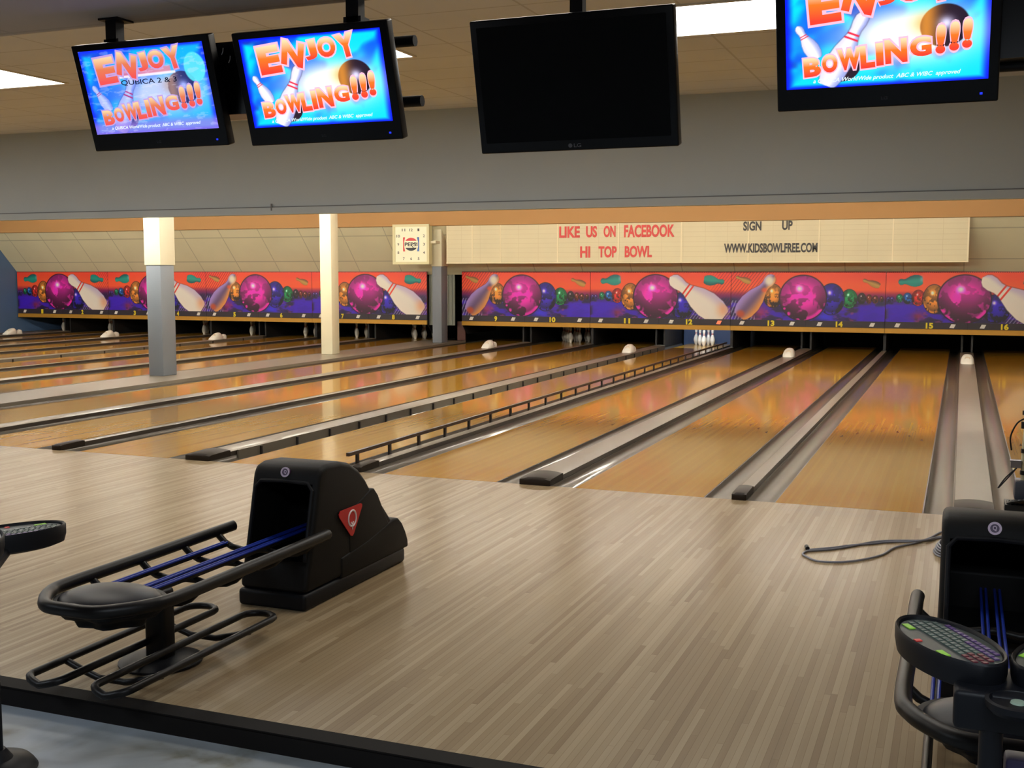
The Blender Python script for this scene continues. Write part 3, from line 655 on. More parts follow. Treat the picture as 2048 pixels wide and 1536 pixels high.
box(b, -S, S, -.055, .08, 0, H); fin('case', b, mat('cream_case', rgb(228, 222, 172), 0.45), ck, smooth=False)
b = BM(); box(b, -S + .055, S - .055, -.075, -.054, .055, H - .055); fc = fin('dial', b, M_clockface, ck, smooth=False)
b = BM()
for i in range(12):
    a = PI / 2 - 2 * PI * (i + 1) / 12; sx_, sy_ = math.cos(a), math.sin(a); k_ = 1 / max(abs(sx_), abs(sy_)); cx, cz = sx_ * k_ * .345, H / 2 + sy_ * k_ * .345
    s = str(i + 1); ww = .022 * len(s); text_into(b, s, (cx - ww, cx + ww, cz - .032, cz + .032), UP, .002, .01)
fin('numerals', b, mat('dark_numerals', rgb(70, 70, 66), .5), fc, loc=(0, -.078, 0), smooth=False)
b = BM()
def arc_band(b, cx, cz, r, a0, a1, zcut, mi):
    pts = [(cx + r * math.cos(a0 + (a1 - a0) * i / 24), cz + r * .8 * math.sin(a0 + (a1 - a0) * i / 24)) for i in range(25)]; prism(b, pts, -.080, -.076, axis='y', mi=mi)
arc_band(b, 0, H / 2 + .02, .17, math.radians(28), math.radians(152), 0, 0); arc_band(b, 0, H / 2 - .02, .17, math.radians(208), math.radians(332), 0, 1)
for s_, mi in ((-1, 0), (1, 2)):
    prism(b, [(s_ * .215, H / 2 + .17), (s_ * .16, H / 2 + .17), (s_ * .19, H / 2 + .05), (s_ * .19, H / 2 - .05), (s_ * .16, H / 2 - .17), (s_ * .215, H / 2 - .17)], -.080, -.076, axis='y', mi=mi)
text_into(b, 'PEPSI', (-.17, .17, H / 2 - .045, H / 2 + .045), Matrix.Translation((0, -.079, 0)) @ UP, .002, .02, mi=1)
fin('emblem', b, [mat('red_print', rgb(222, 70, 70), .5), mat('black_print', rgb(40, 46, 50), .5), mat('blue_print', rgb(60, 110, 190), .5)], fc, smooth=False)
b = BM(); tube(b, [(0, -.083, H / 2), (.16, -.083, H / 2 + .02)], .006, 6); tube(b, [(0, -.086, H / 2), (.10, -.086, H / 2 - .13)], .008, 6); fin('hands', b, mat('black_print', rgb(40, 46, 50), .5), fc)
b = BM(); box(b, .44, .62, -.0, .30, .50, .56); box(b, -.2, .58, .03, .09, .5, .56); fin('bracket', b, M_pillarc, ck, smooth=False)

# ------------------------------------------------------------------ sign board
sb = empty('sign_board', (0, 16.3, 0), 'long cream letter board with red and black words above the right-hand masks', 'sign')
b = BM(); box(b, -11.71, -0.04, -.0, .03, 1.985, Z_FAS - .002); fin('board', b, M_sign, sb, smooth=False)
b = BM()
for x in (-11.69, -11.03, -10.31, -8.88, -7.42, -5.97, -4.49, -3.0, -1.51, -0.06): box(b, x - .014, x + .014, -.008, 0, 1.985, Z_FAS - .003)
box(b, -11.71, -.04, -.012, 0, 1.965, 1.99); fin('joint_strip', b, M_signtrim, sb, smooth=False)
lines = {'LIKE US ON FACEBOOK': ('red', [("LIKE", -8.84, -8.34, 2.55, 2.81), ("US", -8.19, -7.93, 2.55, 2.81), ("ON", -7.77, -7.49, 2.55, 2.81), ("FACEBOOK", -7.29, -6.13, 2.54, 2.82)]),
         'HI TOP BOWL': ('red', [("HI", -8.33, -8.09, 2.09, 2.35), ("TOP", -7.89, -7.46, 2.09, 2.35), ("BOWL", -7.27, -6.64, 2.09, 2.35)]),
         'SIGN UP': ('black', [("SIGN", -4.61, -4.22, 2.655, 2.855), ("UP", -3.78, -3.56, 2.66, 2.86)]), 'WWW': ('black', [("WWW.KIDSBOWLFREE.COM", -5.02, -3.03, 2.18, 2.385)])}
for ln, (cc, ws) in lines.items():
    for s, x0, x1, z0, z1 in ws:
      b = BM(); text_into(b, s, (x0, x1, z0, z1), UP, .004, .035)
      o = fin('lettering', b, mat('red_letters', rgb(222, 72, 66), .5) if cc == 'red' else mat('black_letters', rgb(52, 48, 46), .5), sb, loc=(0, -.006, 0), smooth=False); o['label'] = cc + ' stick-on letters'

# ------------------------------------------------------------------ monitors
def swirl(u, v):
    U = u * 1.6; c = np.zeros(u.shape + (3,)) + C3(0, 90, 235)
    n = fbm(U * 2.2 + v, v * 2.6, 31); c = mixc(c, C3(0, 214, 246), sst(0.30, 0.50, n)); c = mixc(c, C3(16, 60, 190), sst(.58, .74, fbm(U * 3 + 4, v * 3, 77)))
    ed = np.minimum(np.minimum(u, 1 - u), np.minimum(v, 1 - v)); c = mixc(c, C3(0, 20, 250), sst(.05, .0, ed))
    r = ((U - 1.0) / .42) ** 2 + ((v - .56) / .20) ** 2; c = mixc(c, C3(255, 255, 245), np.exp(-r * .7) * 1.35)
    r = ((U - 1.14) / .16) ** 2 + ((v - .47) / .12) ** 2; c = mixc(c, C3(255, 170, 60), np.exp(-r * 1.6) * .8)
    return c
def scr(u, v):
    U = u * 1.6; c = swirl(u, v)
    def bl(c, cx, cy, r):
        d = np.sqrt((U - cx) ** 2 + (v - cy) ** 2) / r; a = sst(1.02, .97, d)
        cc = np.zeros(u.shape + (3,)) + C3(38, 24, 40); cc = mixc(cc, C3(220, 140, 50), np.exp(-(((U - cx + r * .75) / (r * .5)) ** 2)) * .9)
        cc = mixc(cc, C3(225, 220, 255), np.exp(-(((U - cx - r * .05) ** 2 + (v - cy + r * .1) ** 2) / (r * .3) ** 2))); a = a[..., None]; return c * (1 - a) + cc * a
    c = bl(c, 1.26, .50, .19); c = bl(c, .46, .80, .15)
    Wp = (C3(220, 214, 236), C3(150, 160, 220), C3(255, 252, 255), .8)
    c = pinp(c, U, v, .26, .72, .10, .42, .19, Wp, stripe=C3(230, 30, 60)); c = pinp(c, U, v, .33, .98, .64, .34, .15, Wp, stripe=C3(230, 30, 60))
    return np.clip(c, 0, 1)
def scr_fade(u, v):
    c = scr(u, v); U = u * 1.6
    c = mixc(c, C3(40, 90, 235), np.full(u.shape, .35)); c = mixc(c, C3(150, 120, 215), sst(.80, .92, v) * .75)
    c = mixc(c, C3(255, 120, 130), sst(.05, .03, np.abs(v - .31 + U * .03)) * (U < 1.15) * (U > .2) * .7); c = mixc(c, C3(250, 240, 250), sst(.02, .01, np.abs(v - .35 + U * .03)) * (U < 1.2) * (U > .2) * .8)
    c = mixc(c, C3(90, 220, 235), sst(1.05, .95, np.sqrt(((U - 1.45) / .13) ** 2 + ((v - .28) / .17) ** 2)) * .9)
    c = mixc(c, C3(235, 225, 250), (fbm(U * 9, v * 30, 3) > .62) * .25)
    return np.clip(c, 0, 1)
def letter_mat(name, top, bot, e, fade=0.0):
    m = bpy.data.materials.new(name); m.use_nodes = True; nt = m.node_tree
    for n in list(nt.nodes): nt.nodes.remove(n)
    em = N(nt, 'ShaderNodeEmission'); o = N(nt, 'ShaderNodeOutputMaterial'); a = N(nt, 'ShaderNodeAttribute', attribute_name='fillz')
    c = ramp(nt, a.outputs['Fac'], [(0.1, bot), (.55, top), (0.95, rgb(255, 220, 170))]); nt.links.new(c, em.inputs[0]); em.inputs[1].default_value = e; nt.links.new(em.outputs[0], o.inputs[0]); return m
M_lf = letter_mat('screen_letter_orange', rgb(255, 120, 40), rgb(255, 66, 50), 1.2); M_lo = glow('screen_letter_outline', rgb(255, 190, 215), 1.2); M_ls = glow('screen_caption', rgb(235, 250, 255), 1.1)
M_lf2 = letter_mat('screen_letter_faded', rgb(240, 130, 90), rgb(250, 90, 90), 1.0); M_lo2 = glow('screen_letter_outline_faded', rgb(205, 170, 235), 1.0)
def screen_letters(w_, h_, faded):
    """letters of the slide; returns a bmesh in the xz plane, z up from the bottom of the screen"""
    b = BM(); lay = b.verts.layers.float.new('fillz')
    def put(s, cu, cv, lw, lh, rot, big=False):
        cx = (cu - .5) * w_; cz = (1 - cv) * h_; ww = lw * w_; hh = lh * h_
        Rm = Matrix.Translation((cx, 0, cz)) @ Matrix.Rotation(-rot, 4, 'Y') @ UP
        for mi, off, dy, g in ((1, .12, -.0012, .16), (0, .055, -.0024, 0.03)):
            n0 = len(b.verts); text_into(b, s, (-ww / 2 - g * ww * .6, ww / 2 + g * ww * .6, -hh / 2 - g * hh * .6, hh / 2 + g * hh * .6), Matrix.Translation((0, dy, 0)) @ Rm, 0, off, mi=mi)
            b.verts.ensure_lookup_table()
            vs = b.verts[n0:]
            if vs:
                z0 = min(v.co.z for v in vs); z1 = max(v.co.z for v in vs)
                for v in vs: v[lay] = (v.co.z - z0) / (z1 - z0 + 1e-6)
    for s, u_, v_, lw, lh, ro in (('E', .20, .245, .155, .30, .08), ('N', .375, .20, .15, .26, -.25), ('J', .505, .175, .085, .20, .12), ('O', .62, .16, .12, .20, .1), ('Y', .755, .155, .13, .24, .15)): put(s, u_, v_, lw, lh, ro)
    for i, (s, lw) in enumerate((('B', .085), ('O', .075), ('W', .115), ('L', .07), ('I', .035), ('N', .105), ('G', .10))):
        u_ = [.135, .225, .325, .415, .475, .555, .675][i]; v_ = [.80, .775, .745, .735, .72, .70, .675][i]; put(s, u_, v_, lw, [.17, .16, .19, .20, .20, .21, .17][i], .06)
    for i, u_ in enumerate((.77, .835, .895)): put('!', u_, .62 - i * .018, .045, .25, -.02)
    text_into(b, 'a QUBICA WorldWide product  ABC & WIBC  approved', (-.36 * w_, .37 * w_, .045 * h_, .095 * h_), Matrix.Translation((0, -.002, 0)) @ Matrix.Rotation(-.01, 4, 'Y') @ UP, 0, .015, mi=2, shear=.3)
    if faded:
        text_into(b, 'QUBICA 2 & 3', (-.20 * w_, .25 * w_, .56 * h_, .63 * h_), Matrix.Translation((0, -.001, 0)) @ UP, 0, .01, mi=3)
    return b
SW, SH = .735, .405
ME_S = paint_mesh('screen', SW, SH, 260, 160, scr, M_screen); ME_F = paint_mesh('screen', SW, SH, 260, 160, scr_fade, M_screen)
def tv(loc, label, mode, W_=.81, H_=.52, tilt=17, mb=.085, sw=SW, sh=SH):
    """loc = middle of the bottom edge; the top leans toward the bowlers"""
    e = empty('monitor', loc, label, 'monitor'); e.rotation_euler.x = math.radians(tilt)
    b = BM(); box(b, -W_ / 2, W_ / 2, -.012, .045, 0, H_); o = fin('bezel', b, M_frame, e, smooth=False)
    bake(o, [('BEVEL', dict(width=.007, segments=3))])
    b = BM(); box(b, -W_ * .36, W_ * .36, .0455, .085, .06, H_ - .08); o = fin('back_cover', b, M_black, e, smooth=False); bake(o, [('BEVEL', dict(width=.02, segments=3))])
    z0 = mb
    if mode == 'off':
        b = BM(); box(b, -W_ / 2 + .03, W_ / 2 - .03, -.0135, -.0121, .045, H_ - .03); fin('screen', b, M_tvoff, e, smooth=False)
        b = BM(); text_into(b, 'LG', (-.012, .020, .014, .030), UP, .0008, .01); lathe(b, [(0, 0), (.009, 0), (.009, .001), (0, .001)], 16, M=Matrix.Translation((-.028, 0, .022)) @ Matrix.Rotation(PI / 2, 4, 'X'))
        fin('logo', b, mat('logo_grey', rgb(96, 96, 100), .4), e, loc=(0, -.0125, 0), smooth=False)
    else:
        o = bpy.data.objects.new('screen', ME_F if mode == 'fade' else ME_S); COL.objects.link(o); o.parent = e; o.location = (0, -.0135, z0)
        lt = fin('lettering', screen_letters(SW, SH, mode == 'fade'), [M_lf2 if mode == 'fade' else M_lf, M_lo2 if mode == 'fade' else M_lo, M_ls, mat('fade_dark', rgb(40, 60, 120), .5)], o, smooth=False)
        b = BM(); box(b, W_ / 2 - .065, W_ / 2 - .055, -.0135, -.0121, .028, .036); fin('status_light', b, glow('status_blue', rgb(40, 60, 255), 1.2), e, smooth=False)
        b = BM(); text_into(b, 'LG', (-.012, .012, .028, .040), UP, .0006, .01); fin('logo', b, mat('logo_dim', rgb(40, 40, 46), .4), e, loc=(0, -.0125, 0), smooth=False)
    return e
tv((-3.862, -4.0, 2.363), 'leftmost overhead monitor, pale ENJOY BOWLING slide mid-fade', 'fade')
tv((-2.922, -4.0, 2.353), 'second overhead monitor from left, bright ENJOY BOWLING slide', 'on')
tv((-1.688, -4.0, 2.270), 'switched-off black overhead monitor in the middle, larger than the rest', 'off', .885, .560, 14)
tv((-0.442, -4.0, 2.388), 'rightmost overhead monitor, ENJOY BOWLING slide cut by the top of the frame', 'on')
def mount(x, label, zc):
    e = empty('monitor_mount', (x, -3.86, 2.9), label, 'monitor mount')
    for s in (-1, 1):
        b = BM(); box(b, s * .68 - .032, s * .68 + .032, -.20, -.14, -.0, .098); box(b, s * .68 - .045, s * .68 + .045, -.20, -.12, -.07, .0)
        box(b, s * .68 - .06, s * .68 + .06, -.22, -.10, .09, .0995); fin('hanger', b, M_black, e, smooth=False)
        b = BM(); box(b, s * .68 - .03, s * .68 + .03, -.06, -.01, -.42, -.0); box(b, s * .68 - .03, s * .68 + .03, -.2, -.01, -.03, .0); fin('upright', b, M_black, e, smooth=False)
    for z in (-.085, -.36):
        b = BM(); tube(b, [(-.90, .005, z), (.895 if z > -.2 else .93, .005, z)], .026, 12); fin('cross_tube', b, M_black, e)
    b = BM(); box(b, -.20, .20, -.12, .06, zc - 2.9, -.045); o = fin('control_box', b, M_frame, e, smooth=False)
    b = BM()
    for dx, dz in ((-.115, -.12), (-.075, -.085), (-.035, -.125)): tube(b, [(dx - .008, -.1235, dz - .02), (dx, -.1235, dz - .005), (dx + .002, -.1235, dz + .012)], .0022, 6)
    fin('glint_mark', b, mat('bright_scratch', rgb(220, 220, 220), .3), o)  # pale curls modelled to stand for glints on the box
mount(-3.425, 'black mounting frame with a box between the two left monitors', 2.51)
mount(0.045, 'black mounting frame with a box right of the rightmost monitor', 2.545)
b = BM(); box(b, -.028, .028, -.0, .05, .5, .725); box(b, -.1, .1, .0, .04, .2, .5); box(b, -.06, .06, -.02, .07, .72, .7295)
tag(fin('ceiling_pole', b, M_black, loc=(-1.69, -4.03, 2.27), smooth=False), 'black ceiling pole holding the switched-off monitor', 'pole')

# ------------------------------------------------------------------ ball return
def hood_shell(name, prof, hw, e, m, bev=.02):
    b = BM(); prism(b, prof, -hw, hw); o = fin(name, b, m, e, smooth=False)
    return o
def ball_return(loc, label):
    e = empty('ball_return', loc, label, 'ball return', 'black ball returns on the approach')
    HW = .205; y0 = 0.0      # y measured from the front foot of the hood
    prof = [(0.04, 0.09), (0.11, 0.35), (0.188, 0.68), (0.212, 0.722), (0.28, 0.735), (0.42, 0.730), (0.52, 0.706), (0.62, 0.655), (0.70, 0.585), (0.755, 0.52), (0.85, 0.45), (1.0, 0.3), (1.1, 0.16), (1.12, 0.09)]
    b = BM(); prism(b, prof, -HW, HW); hood = fin('hood', b, M_hood, e, smooth=False)
    b = BM(); prism(b, [(-.2, .25), (-.2, .642), (.20, .642), (.50, .605), (.62, .45), (.62, .30), (.4, .25)], -HW + .034, HW - .034); cut = fin('cut', b, M_dark, e, smooth=False)
    bake(hood, [('BEVEL', dict(width=.028, segments=3, limit_method='ANGLE', angle_limit=math.radians(40))), ('BOOLEAN', dict(operation='DIFFERENCE', object=cut, solver='EXACT'))])
    bpy.data.objects.remove(cut)
    # raised lip round the mouth
    b = BM(); w_ = HW - .030; zz = [(.205, .075), (.67, .19)]
    pts = [(-w_, .082, .25), (-w_, .168, .61), (-w_ + .03, .177, .645), (0, .179, .651), (w_ - .03, .177, .645), (w_, .168, .61), (w_, .082, .25)]; tube(b, pts, .011, 8); fin('mouth_lip', b, M_black, e)
    # overlapping rear covers
    b = BM(); prism(b, [(0.50, .09), (0.48, .43), (0.60, .475), (0.74, .522), (0.785, .520), (0.83, .475), (0.89, .38), (.955, .285), (1.0, .22), (1.11, .11), (1.12, .09)], -HW - .004, HW + .004); o = fin('rear_cover', b, M_hood, e, smooth=False); bake(o, [('BEVEL', dict(width=.012, segments=3, limit_method='ANGLE', angle_limit=math.radians(30)))])
    b = BM(); prism(b, [(0.40, .085), (0.40, .20), (0.70, .235), (1.00, .292), (1.07, .290), (1.12, .25), (1.165, .19), (1.195, .13), (1.20, .085)], -HW - .007, HW + .007); o = fin('tail_cover', b, M_hood, e, smooth=False); bake(o, [('BEVEL', dict(width=.012, segments=3, limit_method='ANGLE', angle_limit=math.radians(30)))])
    b = BM(); box(b, -HW + .0, HW - .0, .03, 1.17, 0.0, .09); o = fin('plinth', b, M_black, e, smooth=False); bake(o, [('BEVEL', dict(width=.02, segments=3))])
    # badge on the brow
    b = BM(); MM = Matrix.Translation((0.0, .192, .695)) @ Matrix.Rotation(math.radians(74), 4, 'X')
    lathe(b, [(0, -.01), (.026, -.01), (.027, .004), (0, .004)], 24, M=MM, mi=0)
    bd = fin('round_badge', b, mat('badge_dark', rgb(70, 40, 80), .4), e)
    b = BM(); lathe(b, [(.018, .004), (.027, .004), (.027, .007), (.018, .007), (.018, .004)], 24, M=MM, caps=False); 
    text_into(b, 'Q', (-.008, .008, -.011, .011), MM @ Matrix.Translation((0, 0, .005)), .001, .02); fin('badge_ring', b, mat('badge_pale', rgb(214, 190, 214), .35), bd)
    # red triangle emblem on the right flank
    b = BM(); X = HW + .009
    pts = [(.385, .463), (.37, .445), (.375, .43), (.495, .305), (.515, .300), (.530, .312), (.625, .445), (.625, .458), (.61, .465)]
    prism(b, pts, X - .002, X + .002); tr = fin('triangle_emblem', b, mat('emblem_red', rgb(196, 22, 34), .4), e, smooth=False); tr['label'] = 'red triangle emblem'
    b = BM(); MQ = Matrix.Translation((X + .003, .51, .400)) @ Matrix.Rotation(PI / 2, 4, 'Z') @ Matrix.Rotation(PI / 2, 4, 'X')
    for k in range(28):
        pass
    ring = [(.042 * math.cos(2 * PI * i / 28), .044 * math.sin(2 * PI * i / 28), 0) for i in range(28)]
    tube(b, [MQ @ Vector(p_) for p_ in ring], .0055, 6, closed=True); tube(b, [MQ @ Vector(p_) for p_ in ((-.014, -.020, 0), (.0, -.036, 0), (.004, -.066, 0))], [.004, .006, .002], 6); tube(b, [MQ @ Vector(p_) for p_ in ((.012, -.020, 0), (.0, -.036, 0))], .004, 6)
    fin('letter', b, mat('emblem_white', rgb(235, 225, 225), .4), tr)
    # rack
    ZR = .395; RW = .29; yf = -1.40
    loop = [(RW - .005, .13, ZR + .005), (RW, .03, ZR + .003), (RW, -.6, ZR), (RW, -1.10, ZR), (RW - .03, -1.23, ZR), (RW - .09, -1.32, ZR), (.12, yf + .01, ZR), (0, yf, ZR), (-.12, yf + .01, ZR), (-RW + .09, -1.32, ZR), (-RW + .03, -1.23, ZR), (-RW, -1.10, ZR), (-RW, -.6, ZR), (-RW, .03, ZR + .003), (-RW + .005, .13, ZR + .005)]
    lp = smooth_pts(loop, 6); b = BM(); tube(b, lp, [.028 * min(1, .55 + .25 * min(i_, len(lp) - 1 - i_)) for i_ in range(len(lp))], 14, mi=0); fin('rack_tube', b, M_blackm, e, angle=80)
    for xx, ya, yb in ((-.195, -1.08, -.07), (-.028, -1.16, .50), (.028, -1.16, .50), (.195, -1.08, -.07)):
        b = BM(); box(b, xx - .013, xx + .013, ya, yb, ZR - .055, ZR - .040); rl = fin('ball_rail', b, M_blackm, e, smooth=False)
        b = BM()
        for dx in (-.010, .010): tube(b, [(xx + dx, ya + .01, ZR - .034), (xx + dx, yb - .01, ZR - .034)], .006, 8)
        fin('blue_strip', b, M_blue, rl)
    for yy in (-.95, -.62, -.30, -.02):
        b = BM(); pts = [(-RW, yy, ZR - .01), (-.245, yy, ZR - .05), (-.195, yy, ZR - .072), (-.10, yy, ZR - .085), (-.028, yy, ZR - .072), (.028, yy, ZR - .072), (.10, yy, ZR - .085), (.195, yy, ZR - .072), (.245, yy, ZR - .05), (RW, yy, ZR - .01)]
        tube(b, pts, .017, 8); fin('cross_bar', b, M_blackm, e, angle=60)
    # cradle end: shallow dome on top, ribbed pan beneath
    b = BM(); ball(b, (0, -1.16, ZR - .028), (.235, .19, .062), 32, n=14); fin('cradle_dome', b, mat('dome_blue_black', rgb(14, 18, 30), 0.4, spec=0.2), e, angle=80)
    b = BM()
    prof2 = [(0, -.115), (.10, -.112), (.15, -.10), (.165, -.07), (.21, -.055), (.235, -.03), (.25, .0), (0, .0)]
    lathe(b, prof2, 32, c=(0, 0, 0), sx=1, sy=.8, M=Matrix.Translation((0, -1.16, ZR - .015)))
    for v in b.verts:
        a = math.atan2(v.co.y + 1.16, v.co.x); r_ = math.hypot(v.co.x, v.co.y + 1.16)
        if v.co.z < ZR - .04 and r_ > .05: f_ = 1 + .10 * math.cos(a * 6); v.co.x *= f_; v.co.y = -1.16 + (v.co.y + 1.16) * f_
    fin('cradle_pan', b, M_black, e, angle=50)
    # pedestal and foot
    b = BM(); box(b, -.055, .055, -.895, -.805, .012, ZR - .05); o = fin('pedestal', b, M_blackm, e, smooth=False); bake(o, [('BEVEL', dict(width=.02, segments=3))])
    b = BM(); lathe(b, [(0, 0), (.17, 0), (.185, .006), (.185, .014), (.165, .022), (.12, .030), (0, .032)], 32, sx=1, sy=1.0, M=Matrix.Translation((0, -.85, 0))); fin('foot_plate', b, M_black, e, angle=50)
    # shoe / bag loops near the floor
    ZL = .10
    for cx in (-.130, .205):
        hw = .085; ya, yb = -1.44, -.33; pts = []
        for i in range(9): a = PI + PI * i / 8; pts.append((cx + hw * math.cos(a), ya + .05 + .05 * math.sin(a), ZL - .02 * (1 - abs(math.cos(a)))))
        for y in (-1.2, -.9, -.6): pts.append((cx + hw, y, ZL))
        for i in range(9): a = PI * i / 8; pts.append((cx + hw * math.cos(a), yb - .07 + .07 * math.sin(a), ZL))
        for y in (-.6, -.9, -1.2): pts.append((cx - hw, y, ZL))
        b = BM(); tube(b, pts, .0165, 10, closed=True); fin('floor_loop', b, M_blackm, e, angle=80)
    for yy in (-1.20, -.58):
        b = BM(); tube(b, [(-.215, yy, ZL - .006), (-.13, yy, ZL - .035), (-.04, yy, ZL - .06), (.10, yy, ZL - .06), (.20, yy, ZL - .035), (.29, yy, ZL - .006)], .015, 8); 
        tube(b, [(0, yy, ZL - .06), (0, (yy - .85) / 2, .045), (0, -.85, .028)], .013, 8); fin('floor_bar', b, M_blackm, e, angle=60)
    return e
ball_return((-3.435, -3.80, 0.0), 'black ball return with red triangle emblem, standing on the approach at left')
ball_return((0.025, -3.86, 0.0), 'black ball return cut off by the right edge, behind the keypad console')

# ------------------------------------------------------------------ keypad consoles
def keypad_mesh(e, cx, cy, z, ang, rx, ry, mirror=1, keys=True):
    MM = Matrix.Translation((cx, cy, z)) @ Matrix.Rotation(ang, 4, 'Z')
    b = BM(); lathe(b, [(0, -.070), (.80, -.070), (.96, -.060), (1.0, -.03), (1.0, .004), (.975, .010), (.935, .006), (.92, -.004), (0, -.004)], 48, sx=1, sy=1, M=MM @ Matrix.Diagonal((rx, ry, 1, 1)) @ Matrix.Scale(1, 4))
    pd = fin('keypad_tray', b, M_black, e, angle=40)
    b = BM(); lathe(b, [(0, 0), (.905, 0), (.905, .003), (0, .003)], 48, M=MM @ Matrix.Translation((0, 0, -.003)) @ Matrix.Diagonal((rx, ry, 1, 1))); kp = fin('keypad_plate', b, mat('keypad_overlay', rgb(48, 60, 58), .4, noise_amt=.2, noise_scale=20), pd, angle=40)
    b = BM()
    if keys:
        rnd = random.Random(4)
        for i in range(-8, 9):
            for j in range(-3, 4):
                x = i * .0215 + (.01 if j % 2 else 0); y = j * .0215
                if (x / (rx * .84)) ** 2 + (y / (ry * .84)) ** 2 > 1 or (j <= -2): continue
                n0 = len(b.faces); box(b, x - .0075, x + .0075, y - .0065, y + .0065, 0, .003); b.faces.ensure_lookup_table()
                mi = 0
                if j == 3 or (j == 2 and i > 0): mi = 1
                if i > 4 and j < 2: mi = 2
                for f in b.faces[n0:]: f.material_index = mi
        for v in b.verts: v.co = MM @ v.co
        fin('key', b, [mat('key_grey', rgb(80, 98, 92), .4), mat('key_purple', rgb(88, 60, 120), .4), mat('key_red', rgb(104, 40, 54), .4)], kp, smooth=False)['kind'] = 'stuff'
        for x, y, w_, mi in ((-rx * .62, -ry * .42, .022, 0), (rx * .42, -ry * .62, .022, 0), (-rx * .08, -ry * .74, .008, 1)):
            b = BM(); box(b, x - w_, x + w_, y - .009, y + .009, 0, .0025)
            for v in b.verts: v.co = MM @ v.co
            fin('button', b, mat('button_green', rgb(150, 220, 50), .4) if mi == 0 else mat('button_red', rgb(230, 40, 40), .4), kp, smooth=False)
def console(loc, label, cab, br=.20, dz=0.0, pa=-120, p2=(.185, .22)):
    e = empty('keypad_console', loc, label, 'keypad console', 'keypad consoles in the seating area')
    b = BM(); tube(b, [(0, 0, .02), (0, 0, .78)], .028, 16); tube(b, [(0, .0, .74), (-.105, .20, .785)], .022, 10); tube(b, [(0, .0, .74), (p2[0], p2[1] - .02, .775)], .022, 10); fin('pole', b, M_black, e)
    b = BM(); lathe(b, [(0, 0), (br - .01, 0), (br, .012), (br - .01, .028), (.12, .045), (.06, .055), (.035, .09), (0, .09)], 36); fin('base', b, M_black, e, angle=40)
    keypad_mesh(e, -.105, .22, .845, math.radians(-60), .215, .108)
    keypad_mesh(e, p2[0], p2[1], .845 + dz, math.radians(pa), .215, .108)
    if not cab: return e
    b = BM(); lathe(b, [(0, -.03), (.06, -.03), (.075, -.015), (.075, 0), (.065, .002), (.06, -.006), (0, -.006)], 28, M=Matrix.Translation((.055, -.05, .80))); t_ = fin('button_pod', b, M_black, e)
    b = BM(); lathe(b, [(0, 0), (.018, 0), (.016, .005), (0, .006)], 20, M=Matrix.Translation((.055, -.05, .794))); fin('button', b, mat('pale_button', rgb(150, 170, 150), .4), t_)
    b = BM(); prism(b, [(-.03, .70), (.20, .775), (.20, .80), (-.03, .80)], -.09, .17); o = fin('neck', b, M_black, e, smooth=False); bake(o, [('BEVEL', dict(width=.02, segments=3))])
    if cab:
        b = BM(); box(b, .035, .40, .03, .10, .0, .62); o = fin('cabinet', b, mat('dark_purple_panel', rgb(40, 34, 66), .5), e, smooth=False); bake(o, [('BEVEL', dict(width=.01, segments=2))])
    return e
console((-0.03, -5.73, ZF), 'black keypad console with green buttons at the lower right corner', True)
console((-3.37, -5.66, ZF), 'black keypad console at the left edge, on a round base', False, .145, -.02, -150, (.020, .330)).rotation_euler.z = math.radians(35)

# ------------------------------------------------------------------ cable on the approach
cb = empty('cable', (-.6, -1.2, 0), 'thin grey cable looped on the approach left of the right-hand ball return', 'cable')
z = .0075
def off(l): return [(x + .6, y + 1.2, z_) for x, y, z_ in l]
b = BM(); tube(b, smooth_pts(off([(-.985, -1.50, z), (-1.0, -1.58, z), (-.972, -1.646, z), (-.878, -1.74, z), (-.709, -1.673, z), (-.55, -1.452, z), (-.475, -1.201, z), (-.361, -1.025, z), (-.275, -.841, z), (-.201, -.62, z), (-.05, -.5, z)])), .0065, 8)
tube(b, smooth_pts(off([(-.975, -1.46, z), (-.85, -1.36, z), (-.746, -1.251, z), (-.62, -1.15, z), (-.513, -1.056, z), (-.40, -1.03, z + .006), (-.302, -.972, z + .012), (-.199, -.765, z), (-.05, -.72, z)])), .0065, 8)
tube(b, smooth_pts(off([(-.985, -1.50, z), (-.86, -1.41, z), (-.76, -1.30, z), (-.60, -1.08, z), (-.45, -.99, z), (-.30, -.93, z), (-.20, -.80, z), (-.05, -.8, z)])), .0065, 8); fin('cord', b, M_cable, cb)
b = BM(); tube(b, off([(-1.0, -1.40, .012), (-.985, -1.46, .012)]), .014, 8); fin('plug', b, M_black, cb)
b = BM()
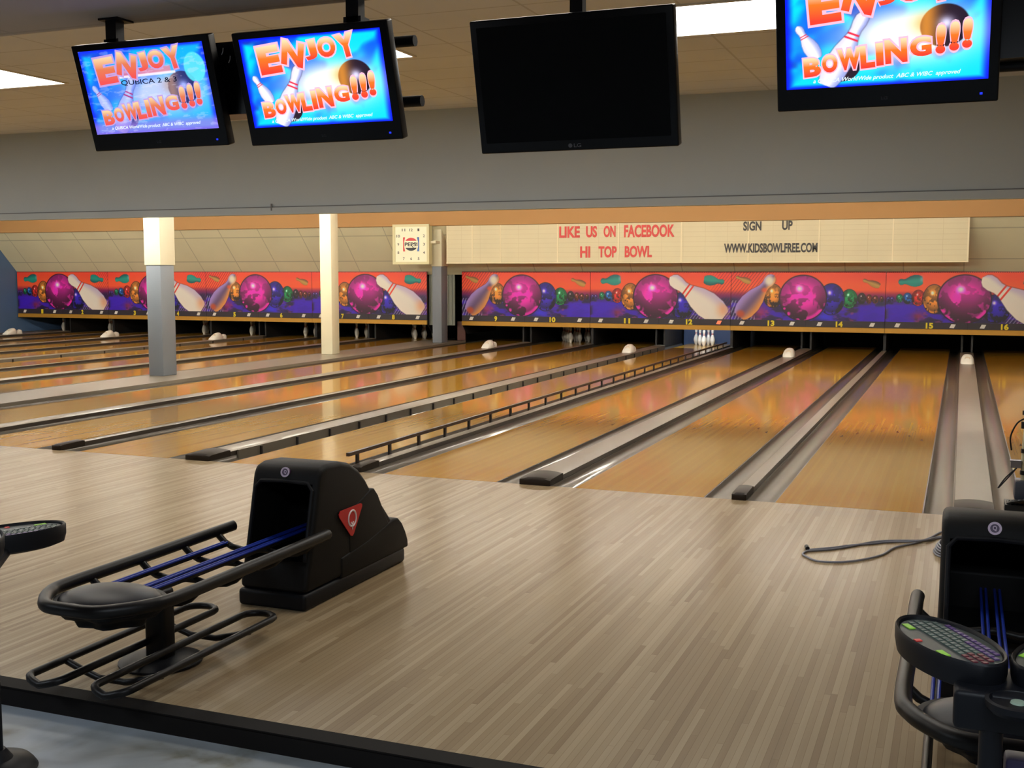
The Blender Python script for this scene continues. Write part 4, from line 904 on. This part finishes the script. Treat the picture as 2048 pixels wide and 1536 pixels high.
for i in range(6):
    cx, cy, r = -.19 + .6 + .004 * i, -1.20 + 1.2 + .008 * (i % 3), .075 - .006 * (i % 3)
    tube(b, [(cx + r * .7 * math.cos(a * PI / 9), cy + r * 2.0 * math.sin(a * PI / 9), .008 + .010 * i) for a in range(18)], .006, 6, closed=True)
fin('coil', b, M_cable, cb)

# ------------------------------------------------------------------ camera stand equipment at the right edge
q = empty('equipment_stand', (.33, .30, 0.0), 'pale pole with black clamps, cables and a box at the right edge', 'equipment stand')
b = BM(); tube(b, [(0, 0, .05), (-.005, 0, .40), (.012, 0, .86)], .017, 12); fin('pole', b, mat('pale_pole', rgb(196, 190, 160), .35), q)
for zz, hh, rr in ((.28, .03, .026), (.44, .03, .026), (.62, .05, .032), (.72, .03, .026)):
    b = BM(); tube(b, [(0, 0, zz), (0, 0, zz + hh)], rr, 10); box(b, 0, .05, -.015, .015, zz + .005, zz + hh - .005); fin('clamp', b, M_black, q)
b = BM(); box(b, -.09, -.02, -.03, .03, .33, .375); box(b, -.095, -.015, -.032, .032, .375, .384); fin('camera_head', b, mat('grey_metal', rgb(110, 108, 112), .4), q)
b = BM(); box(b, -.06, .16, -.08, .10, .10, .24); o = fin('power_box', b, mat('slate_box', rgb(58, 64, 78), .5), q); bake(o, [('BEVEL', dict(width=.015, segments=2))])
b = BM()
for i in range(5): tube(b, smooth_pts([(-.10 + .03 * i, -.08, .075), (-.06 + .04 * i, -.14, .10 + .01 * i), (.02 + .03 * i, -.10, .09), (.05, -.02, .07 + .01 * i), (-.04, .04, .075), (-.10 + .02 * i, -.03, .08)], 5), .012, 6, closed=True)
box(b, -.12, .18, -.12, .12, 0.001, .07); fin('base_unit', b, mat('black_box', rgb(22, 22, 24), .5), q)
b = BM(); tube(b, smooth_pts([(0, -.02, .70), (-.06, -.04, .66), (-.10, -.04, .56), (-.09, -.03, .46)], 6), .006, 6); fin('cable', b, M_black, q)
b = BM(); tube(b, smooth_pts([(-.05, -.03, .33), (-.12, -.05, .26), (-.17, -.06, .18), (-.12, -.05, .24), (-.06, -.04, .32)], 6), .005, 6); fin('cable', b, M_black, q)
b = BM(); tube(b, smooth_pts([(.02, 0, .82), (.03, -.03, .74), (0, -.02, .66)], 6), .005, 6); fin('cable', b, M_black, q)
